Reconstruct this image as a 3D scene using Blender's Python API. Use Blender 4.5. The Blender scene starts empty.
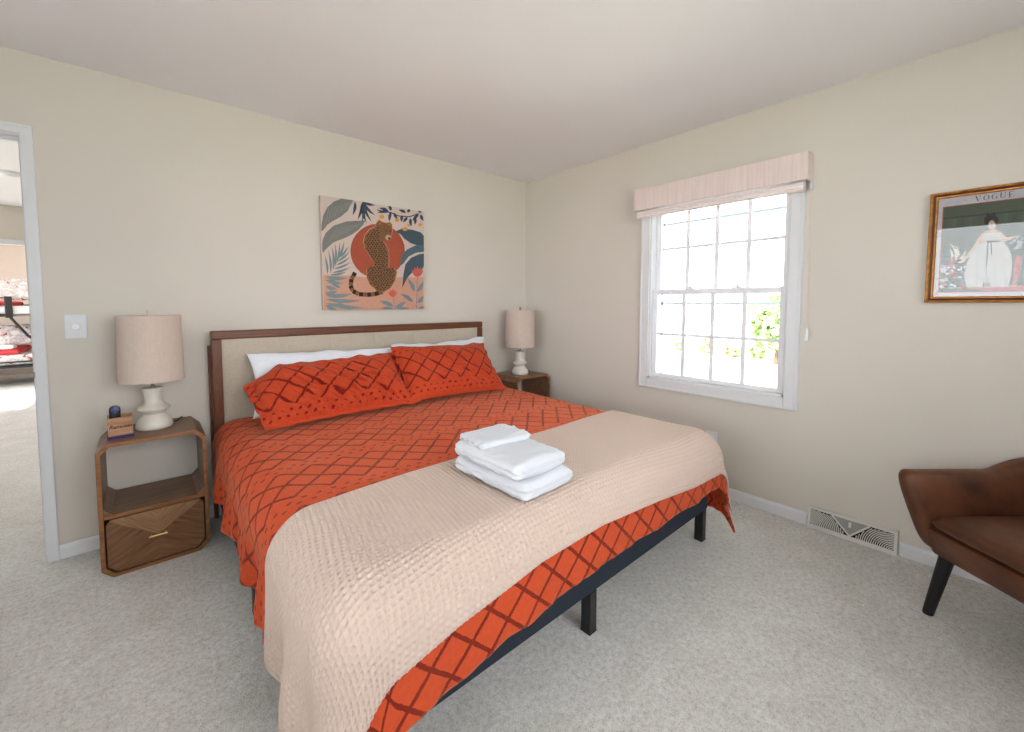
import bpy, bmesh, math, json, random
import numpy as np
from mathutils import Vector, Matrix, noise
PI = math.pi
SC = bpy.context.scene
COL = SC.collection
def R(d): return math.radians(d)
# ------------------------------------------------------------------ helpers
def tag(o, label=None, cat=None, group=None, kind=None):
    if label: o['label'] = label
    if cat: o['category'] = cat
    if group: o['group'] = group
    if kind: o['kind'] = kind
    return o
def empty(name, loc=(0, 0, 0), rz=0.0, label=None, cat=None, group=None):
    o = bpy.data.objects.new(name, None); COL.objects.link(o)
    o.location = loc; o.rotation_euler = (0, 0, rz); o.empty_display_size = .05
    return tag(o, label, cat, group)
def link(name, me, mats=None, parent=None, smooth=None):
    if mats is not None:
        for m in (mats if isinstance(mats, (list, tuple)) else [mats]): me.materials.append(m)
    o = bpy.data.objects.new(name, me); COL.objects.link(o)
    if parent: o.parent = parent
    if smooth is not None: shade(me, smooth)
    return o
def shade(me, angle):
    """smooth by angle"""
    me.polygons.foreach_set('use_smooth', [True]*len(me.polygons))
    if angle < 180:
        bm = bmesh.new(); bm.from_mesh(me)
        for e in bm.edges:
            if len(e.link_faces) == 2 and e.calc_face_angle(0) > R(angle): e.smooth = False
        bm.to_mesh(me); bm.free()
class MB:
    def __init__(s): s.bm = bmesh.new(); s.mi = 0
    def face(s, pts, mi=None):
        vs = [s.bm.verts.new(p) for p in pts]
        f = s.bm.faces.new(vs); f.material_index = s.mi if mi is None else mi; return f
    def box(s, a, b, bev=0.0, seg=2, mat=None, mi=None):
        x0, x1 = sorted((a[0], b[0])); y0, y1 = sorted((a[1], b[1])); z0, z1 = sorted((a[2], b[2]))
        P = [(x0,y0,z0),(x1,y0,z0),(x1,y1,z0),(x0,y1,z0),(x0,y0,z1),(x1,y0,z1),(x1,y1,z1),(x0,y1,z1)]
        if mat is not None: P = [mat @ Vector(p) for p in P]
        vs = [s.bm.verts.new(p) for p in P]
        fs = [s.bm.faces.new([vs[i] for i in q]) for q in ((0,3,2,1),(4,5,6,7),(0,1,5,4),(1,2,6,5),(2,3,7,6),(3,0,4,7))]
        for f in fs: f.material_index = s.mi if mi is None else mi
        if bev > 0:
            es = list({e for f in fs for e in f.edges})
            bmesh.ops.bevel(s.bm, geom=es, offset=bev, segments=seg, profile=.5, affect='EDGES', clamp_overlap=True)
        return s
    def prism(s, poly, f0, f1, mi=None, bev=0.0):
        """poly: list of 2d pts; f0,f1 map 2d -> 3d for the two caps"""
        a = [s.bm.verts.new(f0(*p)) for p in poly]; b = [s.bm.verts.new(f1(*p)) for p in poly]
        n = len(poly); fs = [s.bm.faces.new(a[::-1]), s.bm.faces.new(b)]
        for i in range(n): fs.append(s.bm.faces.new((a[i], a[(i+1) % n], b[(i+1) % n], b[i])))
        for f in fs: f.material_index = s.mi if mi is None else mi
        bmesh.ops.recalc_face_normals(s.bm, faces=fs)
        if bev: 
            es = list({e for f in fs for e in f.edges})
            bmesh.ops.bevel(s.bm, geom=es, offset=bev, segments=2, profile=.5, affect='EDGES', clamp_overlap=True)
        return s
    def lathe(s, prof, c=(0, 0, 0), n=40, cap=True, mi=None):
        rings = []
        for r, z in prof:
            rings.append([s.bm.verts.new((c[0]+r*math.cos(2*PI*i/n), c[1]+r*math.sin(2*PI*i/n), c[2]+z)) for i in range(n)])
        fs = []
        for a, b in zip(rings, rings[1:]):
            for i in range(n): fs.append(s.bm.faces.new((a[i], a[(i+1) % n], b[(i+1) % n], b[i])))
        if cap:
            fs.append(s.bm.faces.new(rings[0][::-1])); fs.append(s.bm.faces.new(rings[-1]))
        for f in fs: f.material_index = s.mi if mi is None else mi
        return s
    def tube(s, pts, rad, n=10, mi=None):
        pts = [Vector(p) for p in pts]; rads = rad if isinstance(rad, (list, tuple)) else [rad]*len(pts)
        rings = []; up = None
        for i, p in enumerate(pts):
            d = (pts[min(i+1, len(pts)-1)]-pts[max(i-1, 0)]).normalized()
            if up is None: up = Vector((0, 0, 1)) if abs(d.z) < .9 else Vector((1, 0, 0))
            x = d.cross(up).normalized(); y = x.cross(d).normalized(); up = y
            rings.append([s.bm.verts.new(p+rads[i]*(x*math.cos(2*PI*k/n)+y*math.sin(2*PI*k/n))) for k in range(n)])
        fs = []
        for a, b in zip(rings, rings[1:]):
            for k in range(n): fs.append(s.bm.faces.new((a[k], a[(k+1) % n], b[(k+1) % n], b[k])))
        fs.append(s.bm.faces.new(rings[0][::-1])); fs.append(s.bm.faces.new(rings[-1]))
        for f in fs: f.material_index = s.mi if mi is None else mi
        bmesh.ops.recalc_face_normals(s.bm, faces=fs)
        return s
    def build(s, name, mats, parent=None, smooth=None):
        me = bpy.data.meshes.new(name); s.bm.normal_update(); s.bm.to_mesh(me); s.bm.free()
        return link(name, me, mats, parent, smooth)
def structure(name, mb, mat, smooth=None, label=None):
    o = mb.build(name, mat, None, smooth); o['kind'] = 'structure'
    if label: o['label'] = label
    return o
def grid_mesh(name, P, UV=None, flip=False, closed_back=None):
    """P: (n,m,3) array -> mesh"""
    n, m, _ = P.shape
    idx = np.arange(n*m).reshape(n, m)
    a = idx[:-1, :-1].ravel(); b = idx[1:, :-1].ravel(); c = idx[1:, 1:].ravel(); d = idx[:-1, 1:].ravel()
    F = np.stack([a, d, c, b] if flip else [a, b, c, d], 1)
    me = bpy.data.meshes.new(name)
    me.vertices.add(n*m); me.vertices.foreach_set('co', P.reshape(-1).astype(np.float32))
    k = len(F); me.loops.add(k*4); me.loops.foreach_set('vertex_index', F.reshape(-1).astype(np.int32))
    me.polygons.add(k); me.polygons.foreach_set('loop_start', np.arange(0, k*4, 4, dtype=np.int32))
    me.update(calc_edges=True)
    if UV is not None:
        uv = me.uv_layers.new(name='UVMap')
        uv.data.foreach_set('uv', UV.reshape(-1, 2)[F.reshape(-1)].reshape(-1).astype(np.float32))
    me.polygons.foreach_set('use_smooth', [True]*k)
    me.validate(); return me
def nz(x, y, z=0.0): return noise.noise(Vector((x, y, z)))
def npnoise(X, Y, sc, seed=0):
    out = np.empty(X.shape); xf = X.ravel(); yf = Y.ravel(); o = out.ravel()
    for i in range(len(xf)): o[i] = noise.noise(Vector((xf[i]*sc, yf[i]*sc, seed*7.3)))
    return o.reshape(X.shape)
def s2l(c):
    return tuple(((v/255)/12.92 if v/255 <= .04045 else (((v/255)+.055)/1.055)**2.4) for v in c)
# ------------------------------------------------------------------ materials
class NT:
    def __init__(s, name, rough=.6, spec=.5, metal=0.0):
        s.m = bpy.data.materials.new(name); s.m.use_nodes = True; s.t = s.m.node_tree
        s.b = s.t.nodes['Principled BSDF']; s.b.inputs['Roughness'].default_value = rough
        s.b.inputs['Specular IOR Level'].default_value = spec; s.b.inputs['Metallic'].default_value = metal
    def n(s, typ, **kw):
        nd = s.t.nodes.new(typ)
        for k, v in kw.items(): setattr(nd, k, v)
        return nd
    def l(s, a, b): s.t.links.new(a, b)
    def math(s, op, a, b=None, c=None):
        nd = s.n('ShaderNodeMath', operation=op)
        for i, v in enumerate((a, b, c)):
            if v is None: continue
            if isinstance(v, (int, float)): nd.inputs[i].default_value = v
            else: s.l(v, nd.inputs[i])
        return nd.outputs[0]
    def coord(s, kind='Object'): return s.n('ShaderNodeTexCoord').outputs[kind]
    def mapping(s, src, scale=(1, 1, 1), rot=(0, 0, 0)):
        m = s.n('ShaderNodeMapping'); s.l(src, m.inputs['Vector']); m.inputs['Scale'].default_value = scale
        m.inputs['Rotation'].default_value = rot; return m.outputs[0]
    def noise(s, src, scale, detail=3, rough=.5, dist=0):
        nd = s.n('ShaderNodeTexNoise'); s.l(src, nd.inputs['Vector']); nd.inputs['Scale'].default_value = scale
        nd.inputs['Detail'].default_value = detail; nd.inputs['Roughness'].default_value = rough
        nd.inputs['Distortion'].default_value = dist; return nd.outputs['Fac']
    def ramp(s, fac, stops):
        nd = s.n('ShaderNodeValToRGB'); s.l(fac, nd.inputs[0]); el = nd.color_ramp.elements
        while len(el) < len(stops): el.new(.5)
        for e, (p, c) in zip(el, stops): e.position = p; e.color = (*c, 1) if len(c) == 3 else c
        return nd.outputs[0]
    def mix(s, fac, a, b):
        nd = s.n('ShaderNodeMix', data_type='RGBA')
        if isinstance(fac, (int, float)): nd.inputs[0].default_value = fac
        else: s.l(fac, nd.inputs[0])
        for i, v in ((6, a), (7, b)):
            if isinstance(v, tuple): nd.inputs[i].default_value = (*v[:3], 1)
            else: s.l(v, nd.inputs[i])
        return nd.outputs[2]
    def color(s, v):
        if isinstance(v, tuple): s.b.inputs['Base Color'].default_value = (*v[:3], 1)
        else: s.l(v, s.b.inputs['Base Color'])
        return s
    def bump(s, h, strength=.3, dist=.002):
        nd = s.n('ShaderNodeBump'); s.l(h, nd.inputs['Height']); nd.inputs['Strength'].default_value = strength
        nd.inputs['Distance'].default_value = dist; s.l(nd.outputs[0], s.b.inputs['Normal']); return s
def plain(name, rgb, rough=.6, spec=.5, metal=0.0, var=.04, sc=30, bump=0, bsc=200):
    t = NT(name, rough, spec, metal); c = s2l(rgb)
    f = t.noise(t.coord(), sc, 3)
    t.color(t.ramp(f, [(.3, tuple(v*(1-var) for v in c)), (.7, tuple(min(1, v*(1+var)) for v in c))]))
    if bump: t.bump(t.noise(t.coord(), bsc, 2), bump, .001)
    return t.m
def wood(name, dark, light, grain='x', rough=.42, sc=1.0):
    t = NT(name, rough, .4); st = {'x': (1.5, 22, 22), 'y': (22, 1.5, 22), 'z': (22, 22, 1.5)}[grain]
    v = t.mapping(t.coord(), tuple(q*sc for q in st))
    f = t.noise(v, 2.2, 6, .62, .6); g = t.noise(v, 9, 3, .5)
    h = t.math('ADD', t.math('MULTIPLY', f, .75), t.math('MULTIPLY', g, .25))
    t.color(t.ramp(h, [(.32, s2l(dark)), (.68, s2l(light))])); t.bump(h, .12, .001); return t.m
M = {}
M['wall'] = plain('wall_paint', (217, 210, 200), .9, .2, var=.012, sc=2, bump=.05, bsc=350)
M['ceiling'] = plain('ceiling_paint', (246, 246, 249), .95, .1, var=.01, sc=2, bump=.08, bsc=250)
M['trim'] = plain('trim_paint', (226, 227, 230), .45, .4, var=.01)
M['vinyl'] = plain('vinyl_white', (242, 243, 248), .4, .4, var=.01)
M['plate'] = plain('switch_plastic', (228, 231, 236), .4, .4, var=.01)
M['walnut'] = wood('walnut_along_x', (84, 50, 32), (136, 88, 58), 'x')
M['walnut_z'] = wood('walnut_along_z', (84, 50, 32), (136, 88, 58), 'z')
M['edge'] = wood('nightstand_edge', (112, 72, 40), (158, 108, 66), 'x')
M['nswood'] = wood('nightstand_side', (98, 70, 50), (146, 110, 82), 'x', .4)
M['cherry'] = wood('headboard_wood_x', (78, 42, 24), (124, 74, 46), 'x', .35)
M['cherry_z'] = wood('headboard_wood_z', (78, 42, 24), (124, 74, 46), 'z', .35)
M['black'] = plain('black_metal', (20, 20, 23), .4, .5, var=.05)
M['rail'] = plain('bed_rail_fabric', (40, 47, 57), .85, .3, var=.08, sc=300, bump=.2, bsc=700)
M['brass'] = plain('brushed_brass', (196, 160, 110), .35, .5, 1.0, var=.03)
M['nickel'] = plain('brushed_nickel', (150, 138, 122), .35, .5, 1.0, var=.03)
M['ceramic'] = plain('ceramic_cream', (224, 218, 208), .35, .5, var=.03, sc=14, bump=.15, bsc=60)
M['towel'] = plain('towel_terry', (214, 216, 222), .95, .2, var=.01, sc=200, bump=.6, bsc=420)
M['linen'] = plain('pillowcase_white', (228, 230, 238), .85, .2, var=.01, sc=40, bump=.15, bsc=300)
M['mattress'] = plain('mattress_ticking', (225, 224, 220), .9, .2)
M['darkhole'] = plain('duct_dark', (40, 38, 36), .9, .1)
M['vent'] = plain('register_enamel', (222, 219, 214), .45, .4, var=.01)
M['cord'] = plain('cord_rubber', (38, 36, 36), .6, .3)
M['legblack'] = plain('black_painted_wood', (14, 14, 16), .45, .5, var=.1)
M['purple'] = plain('purple_booklet', (52, 32, 96), .5, .4, var=.1)
M['boxwood'] = wood('pale_box_wood', (150, 108, 78), (196, 152, 118), 'x', .6)
M['burn'] = plain('burnt_lettering', (92, 60, 44), .8, .2)
M['remote'] = plain('remote_plastic', (14, 14, 20), .3, .5)
M['remoteblue'] = plain('remote_blue_buttons', (48, 60, 190), .4, .5)
def fabric(name, rgb, sc=450, var=.07, bump=.35, rough=.9, stripe=None):
    t = NT(name, rough, .15); c = s2l(rgb); o = t.coord()
    a = t.noise(t.mapping(o, (1, .08, 1)), sc, 2); b = t.noise(t.mapping(o, (1, 1, .08)), sc, 2); d = t.noise(t.mapping(o, (.08, 1, 1)), sc, 2)
    h = t.math('ADD', t.math('MULTIPLY', t.math('ADD', a, b), .33), t.math('MULTIPLY', d, .34))
    col = t.ramp(h, [(.38, tuple(v*(1-var*2) for v in c)), (.62, tuple(min(1, v*(1+var*2)) for v in c))])
    t.color(col); t.bump(h, bump, .0012); return t
M['shade'] = fabric('lamp_shade_linen', (205, 188, 176), 300, .04, .2).m
M['upholstery'] = fabric('headboard_linen', (192, 180, 163), 260, .05, .35).m
M['blind'] = fabric('blind_fabric', (222, 204, 196), 200, .05, .25).m
# carpet
t = NT('carpet_pile', .97, .08); o = t.coord()
n1 = t.noise(o, 190, 3, .7); n2 = t.noise(o, 5, 3, .55, 1.0); n3 = t.noise(o, 55, 2, .6)
h = t.math('ADD', t.math('MULTIPLY', n1, .6), t.math('MULTIPLY', n3, .4))
c1 = t.ramp(h, [(.33, s2l((184, 181, 175))), (.5, s2l((226, 224, 221))), (.67, s2l((248, 247, 246)))])
c2 = t.ramp(n2, [(.35, (.90, .89, .87)), (.65, (1, 1, 1))])
mx = t.n('ShaderNodeMix', data_type='RGBA', blend_type='MULTIPLY'); mx.inputs[0].default_value = 1; t.l(c1, mx.inputs[6]); t.l(c2, mx.inputs[7])
t.color(mx.outputs[2]); t.bump(h, .8, .008); t.b.inputs['Sheen Weight'].default_value = .15
M['carpet'] = t.m
# leather
t = NT('brown_leather', .45, .4); o = t.coord()
f = t.noise(o, 5, 4, .6, .4); g = t.n('ShaderNodeTexVoronoi'); t.l(o, g.inputs['Vector']); g.inputs['Scale'].default_value = 260
t.color(t.ramp(f, [(.3, s2l((58, 31, 17))), (.7, s2l((112, 65, 38)))]))
t.bump(t.math('ADD', t.math('MULTIPLY', f, 3.0), g.outputs['Distance']), .25, .0015); M['leather'] = t.m
# tufted duvet cloth: diamond bands and dot rows from the cloth's own UV (metres)
def tufted(name, t0, base=(206, 80, 44), line=(140, 36, 20), w=.0060, cell=.125, single=False, chh=.12, per=.325):
    t = NT(name, .82, .15); uv = t.coord('UV'); sep = t.n('ShaderNodeSeparateXYZ')
    nx = t.n('ShaderNodeTexNoise'); t.l(uv, nx.inputs['Vector']); nx.inputs['Scale'].default_value = 130; nx.inputs['Detail'].default_value = 1
    vm = t.n('ShaderNodeVectorMath', operation='MULTIPLY_ADD'); t.l(nx.outputs['Color'], vm.inputs[0])
    vm.inputs[1].default_value = (.006, .006, 0); t.l(uv, vm.inputs[2]); t.l(vm.outputs[0], sep.inputs[0])
    s_, v_ = sep.outputs[0], sep.outputs[1]
    m = t.math
    b = m('FLOORED_MODULO', m('SUBTRACT', v_, t0+.004), per)
    u = m('DIVIDE', s_, cell); v = m('DIVIDE', b, chh)
    def line_d(x): return m('ABSOLUTE', m('SUBTRACT', m('FRACT', m('ADD', x, .5)), .5))
    d = m('MINIMUM', line_d(m('ADD', u, v)), line_d(m('SUBTRACT', u, v)))
    ln = m('LESS_THAN', m('MULTIPLY', d, cell*.69), w)
    ln = m('MULTIPLY', ln, m('LESS_THAN', m('ABSOLUTE', m('SUBTRACT', b, chh)), chh+.004))
    if single: ln = m('MULTIPLY', ln, m('LESS_THAN', m('ABSOLUTE', m('SUBTRACT', v_, t0+chh)), chh+.006))
    def dots(row, off):
        a = m('ABSOLUTE', m('SUBTRACT', m('FLOORED_MODULO', m('ADD', s_, off), .05), .025))
        return m('MULTIPLY', m('LESS_THAN', a, .0085), m('LESS_THAN', m('ABSOLUTE', m('SUBTRACT', b, row)), .0055))
    mask = m('MAXIMUM', ln, m('MAXIMUM', dots(per-.058, 0), dots(per-.027, .025)))
    fz = t.noise(uv, 500, 2); weave = t.noise(uv, 60, 3)
    cb = t.ramp(weave, [(.3, s2l(tuple(v*.94 for v in base))), (.7, s2l(base))])
    cl = t.ramp(fz, [(.3, s2l(tuple(v*.75 for v in line))), (.7, s2l(tuple(min(255, v*1.1) for v in line)))])
    t.color(t.mix(mask, cb, cl))
    t.b.inputs['Sheen Weight'].default_value = .25; t.b.inputs['Sheen Roughness'].default_value = .4; t.b.inputs['Sheen Tint'].default_value = (1, .62, .4, 1)
    hh = m('ADD', m('MULTIPLY', mask, m('ADD', .6, fz)), m('MULTIPLY', weave, .25))
    t.bump(hh, .55, .005); return t.m
M['duvet'] = tufted('orange_tufted_duvet', 1.18-.325*4)
M['sham'] = tufted('orange_tufted_sham', .10, base=(196, 70, 38), line=(132, 32, 20), cell=.135, single=True, chh=.135, per=.345)
t = NT('waffle_cotton', .92, .15); uv = t.coord('UV'); f = t.noise(uv, 900, 2)
t.color(t.ramp(f, [(.3, s2l((198, 176, 162))), (.7, s2l((216, 196, 183)))])); t.bump(f, .3, .001); M['waffle'] = t.m
# glass
def glass(name, rough=0.0, tint=(1, 1, 1)):
    m = bpy.data.materials.new(name); m.use_nodes = True; nt = m.node_tree; nt.nodes.clear()
    o = nt.nodes.new('ShaderNodeOutputMaterial'); a = nt.nodes.new('ShaderNodeBsdfTransparent'); g = nt.nodes.new('ShaderNodeBsdfGlossy')
    a.inputs[0].default_value = (*tint, 1); g.inputs['Roughness'].default_value = rough
    fr = nt.nodes.new('ShaderNodeFresnel'); fr.inputs[0].default_value = 1.45; mx = nt.nodes.new('ShaderNodeMixShader')
    nt.links.new(fr.outputs[0], mx.inputs[0]); nt.links.new(a.outputs[0], mx.inputs[1]); nt.links.new(g.outputs[0], mx.inputs[2]); nt.links.new(mx.outputs[0], o.inputs[0])
    return m
M['glass'] = glass('window_glass', tint=(.97, .98, .98))
M['picglass'] = glass('picture_glass')
# ------------------------------------------------------------------ camera
cam = bpy.data.cameras.new('camera'); co = bpy.data.objects.new('camera', cam); COL.objects.link(co)
Mr = Matrix(((7.63390670e-01, 3.86998227e-02, -6.44776713e-01), (-6.45936691e-01, 4.46693334e-02, -7.62082963e-01), (-6.90729579e-04, 9.98251959e-01, 5.90977877e-02)))
CAM = Vector((-2.877, -2.9457, 1.2736))
co.matrix_world = Matrix.Translation(CAM) @ Mr.to_4x4()
cam.sensor_width = 36; cam.lens = 415.81/1024*36; cam.shift_x = .01576; cam.shift_y = -.03712; cam.clip_start = .02; cam.clip_end = 300
SC.camera = co
# ------------------------------------------------------------------ room shell
H = 2.44; XW = -4.45; YS = -4.35
def wall_holes(mb, axis, p0, p1, a0, a1, holes, z0=0.0, z1=H):
    """wall slab between p0..p1 on `axis`, running a0..a1 on the other, with rectangular holes (a,b,z,zz)"""
    holes = sorted(holes); cuts = [a0]
    def bx(a, b, lo, hi):
        if b-a < 1e-5 or hi-lo < 1e-5: return
        if axis == 'x': mb.box((p0, a, lo), (p1, b, hi))
        else: mb.box((a, p0, lo), (b, p1, hi))
    c = a0
    for (a, b, lo, hi) in holes:
        bx(c, a, z0, z1); bx(a, b, z0, lo); bx(a, b, hi, z1); c = b
    bx(c, a1, z0, z1)
    return mb
structure('floor', MB().box((-5.7, YS-.12, -.12), (.14, 9.2, 0)), M['carpet'])
structure('ceiling', MB().box((-5.7, YS-.12, H), (.14, 9.2, H+.12)), M['ceiling'])
DX0, DX1, DH = -4.12, -3.272, 2.075
structure('wall_back', wall_holes(MB(), 'y', 0, .12, XW, 0, [(DX0, DX1, 0, DH)]), M['wall'])
WY0, WY1, WZ0, WZ1 = -2.188, -1.315, .715, 2.02
structure('wall_right', wall_holes(MB(), 'x', 0, .14, YS, .12, [(WY0, WY1, WZ0, WZ1)]), M['wall'])
W2 = (-3.5, -1.3, .75, 2.2)     # window in the wall to the left of and behind the camera
structure('wall_left', wall_holes(MB(), 'x', XW-.12, XW, YS, .12, [W2]), M['wall'])
W3 = (-3.4, -.9, 1.0, 2.3)  # unseen window added in the front wall to fill the room with daylight
structure('wall_front', wall_holes(MB(), 'y', YS-.12, YS, XW-.12, .14, [W3]), M['wall'])
# baseboards
def baseboard(name, a, b, axis, out):
    prof = [(0, 0), (.013, 0), (.013, .052), (.010, .060), (.005, .067), (0, .069)]
    mb = MB()
    if axis == 'x': mb.prism(prof, lambda d, z: (a[0], a[1]+out*d, z), lambda d, z: (b[0], b[1]+out*d, z))
    else: mb.prism(prof, lambda d, z: (a[0]+out*d, a[1], z), lambda d, z: (b[0]+out*d, b[1], z))
    structure(name, mb, M['trim'])
baseboard('baseboard_back', (-3.244, 0), (0, 0), 'x', -1)
baseboard('baseboard_right', (0, -.013), (0, -2.327), 'y', -1)
baseboard('baseboard_right', (0, -2.712), (0, YS), 'y', -1)
# door opening: jambs and casing
mb = MB()
mb.box((DX1-.018, 0.0, 0), (DX1, .12, DH-.018)); mb.box((DX0, 0, 0), (DX0+.018, .12, DH-.018)); mb.box((DX0, 0, DH-.018), (DX1, .12, DH))
mb.box((DX1-.027, .045, 0), (DX1-.018, .08, DH-.03)); mb.box((DX0+.018, .045, 0), (DX0+.03, .08, DH-.03)); mb.box((DX0+.018, .045, DH-.030), (DX1-.018, .08, DH-.018))
def casing(mb, x0, x1, z1, y, out, w=.0415):
    t0 = y; t1 = y+out*.014
    mb.prism([(x1, 0), (x1+w, 0), (x1+w, z1+w), (x0-w, z1+w), (x0-w, 0), (x0, 0), (x0, z1), (x1, z1)], lambda x, z: (x, t0, z), lambda x, z: (x, t1, z))
    t2 = y+out*.019
    for (a, b) in ((x1+w-.014, x1+w-.002), (x0-w+.002, x0-w+.014)):
        mb.box((a, t1, 0), (b, t2, z1+w-.002))
    mb.box((x0-w+.014, t1, z1+w-.014), (x1+w-.014, t2, z1+w-.002))
casing(mb, DX0+.012, DX1-.014, DH-.013, 0, -1); casing(mb, DX0-.02, DX1+.012, DH+.012, .12, 1)
dj = structure('door_1', mb, M['trim'])
mb = MB().box((DX1-.0195, .012, .90), (DX1-.0175, .040, .96)).box((DX1-.019, -.004, .915), (DX1-.015, .012, .945), .001)
sp = mb.build('strike_plate', M['nickel'], dj)
# hallway and the far room
structure('wall_hall_left', wall_holes(MB(), 'x', -5.7, -5.58, .12, 4.62, [(1.6, 2.6, .9, 2.0)]), M['wall'])  # unseen opening added to bring more light into the hallway
structure('wall_hall_right', MB().box((-3.05, .12, 0), (-2.93, 4.62, H)), M['wall'])
structure('wall_hall_front', MB().box((-5.7, 0, 0), (XW-.12, .12, H)), M['wall'])
OX0, OX1, OH = -5.2, -3.55, 2.0
structure('wall_hall_end', wall_holes(MB(), 'y', 4.62, 4.74, -5.7, -2.93, [(OX0, OX1, 0, OH)]), M['wall'])
mb = MB(); casing(mb, OX0, OX1, OH, 4.62, -1); mb.box((OX0, 4.62, OH-.02), (OX1, 4.74, OH))
structure('door_2', mb, M['trim'])
structure('wall_bunk_back', MB().box((-5.7, 8.3, 0), (-2.93, 8.42, H)), M['wall'])
structure('wall_bunk_left', wall_holes(MB(), 'x', -5.7, -5.58, 4.74, 8.3, [(5.2, 7.4, .5, 2.1)]), M['wall'])
structure('wall_bunk_right', MB().box((-3.05, 4.74, 0), (-2.93, 8.3, H)), M['wall'])
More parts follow.
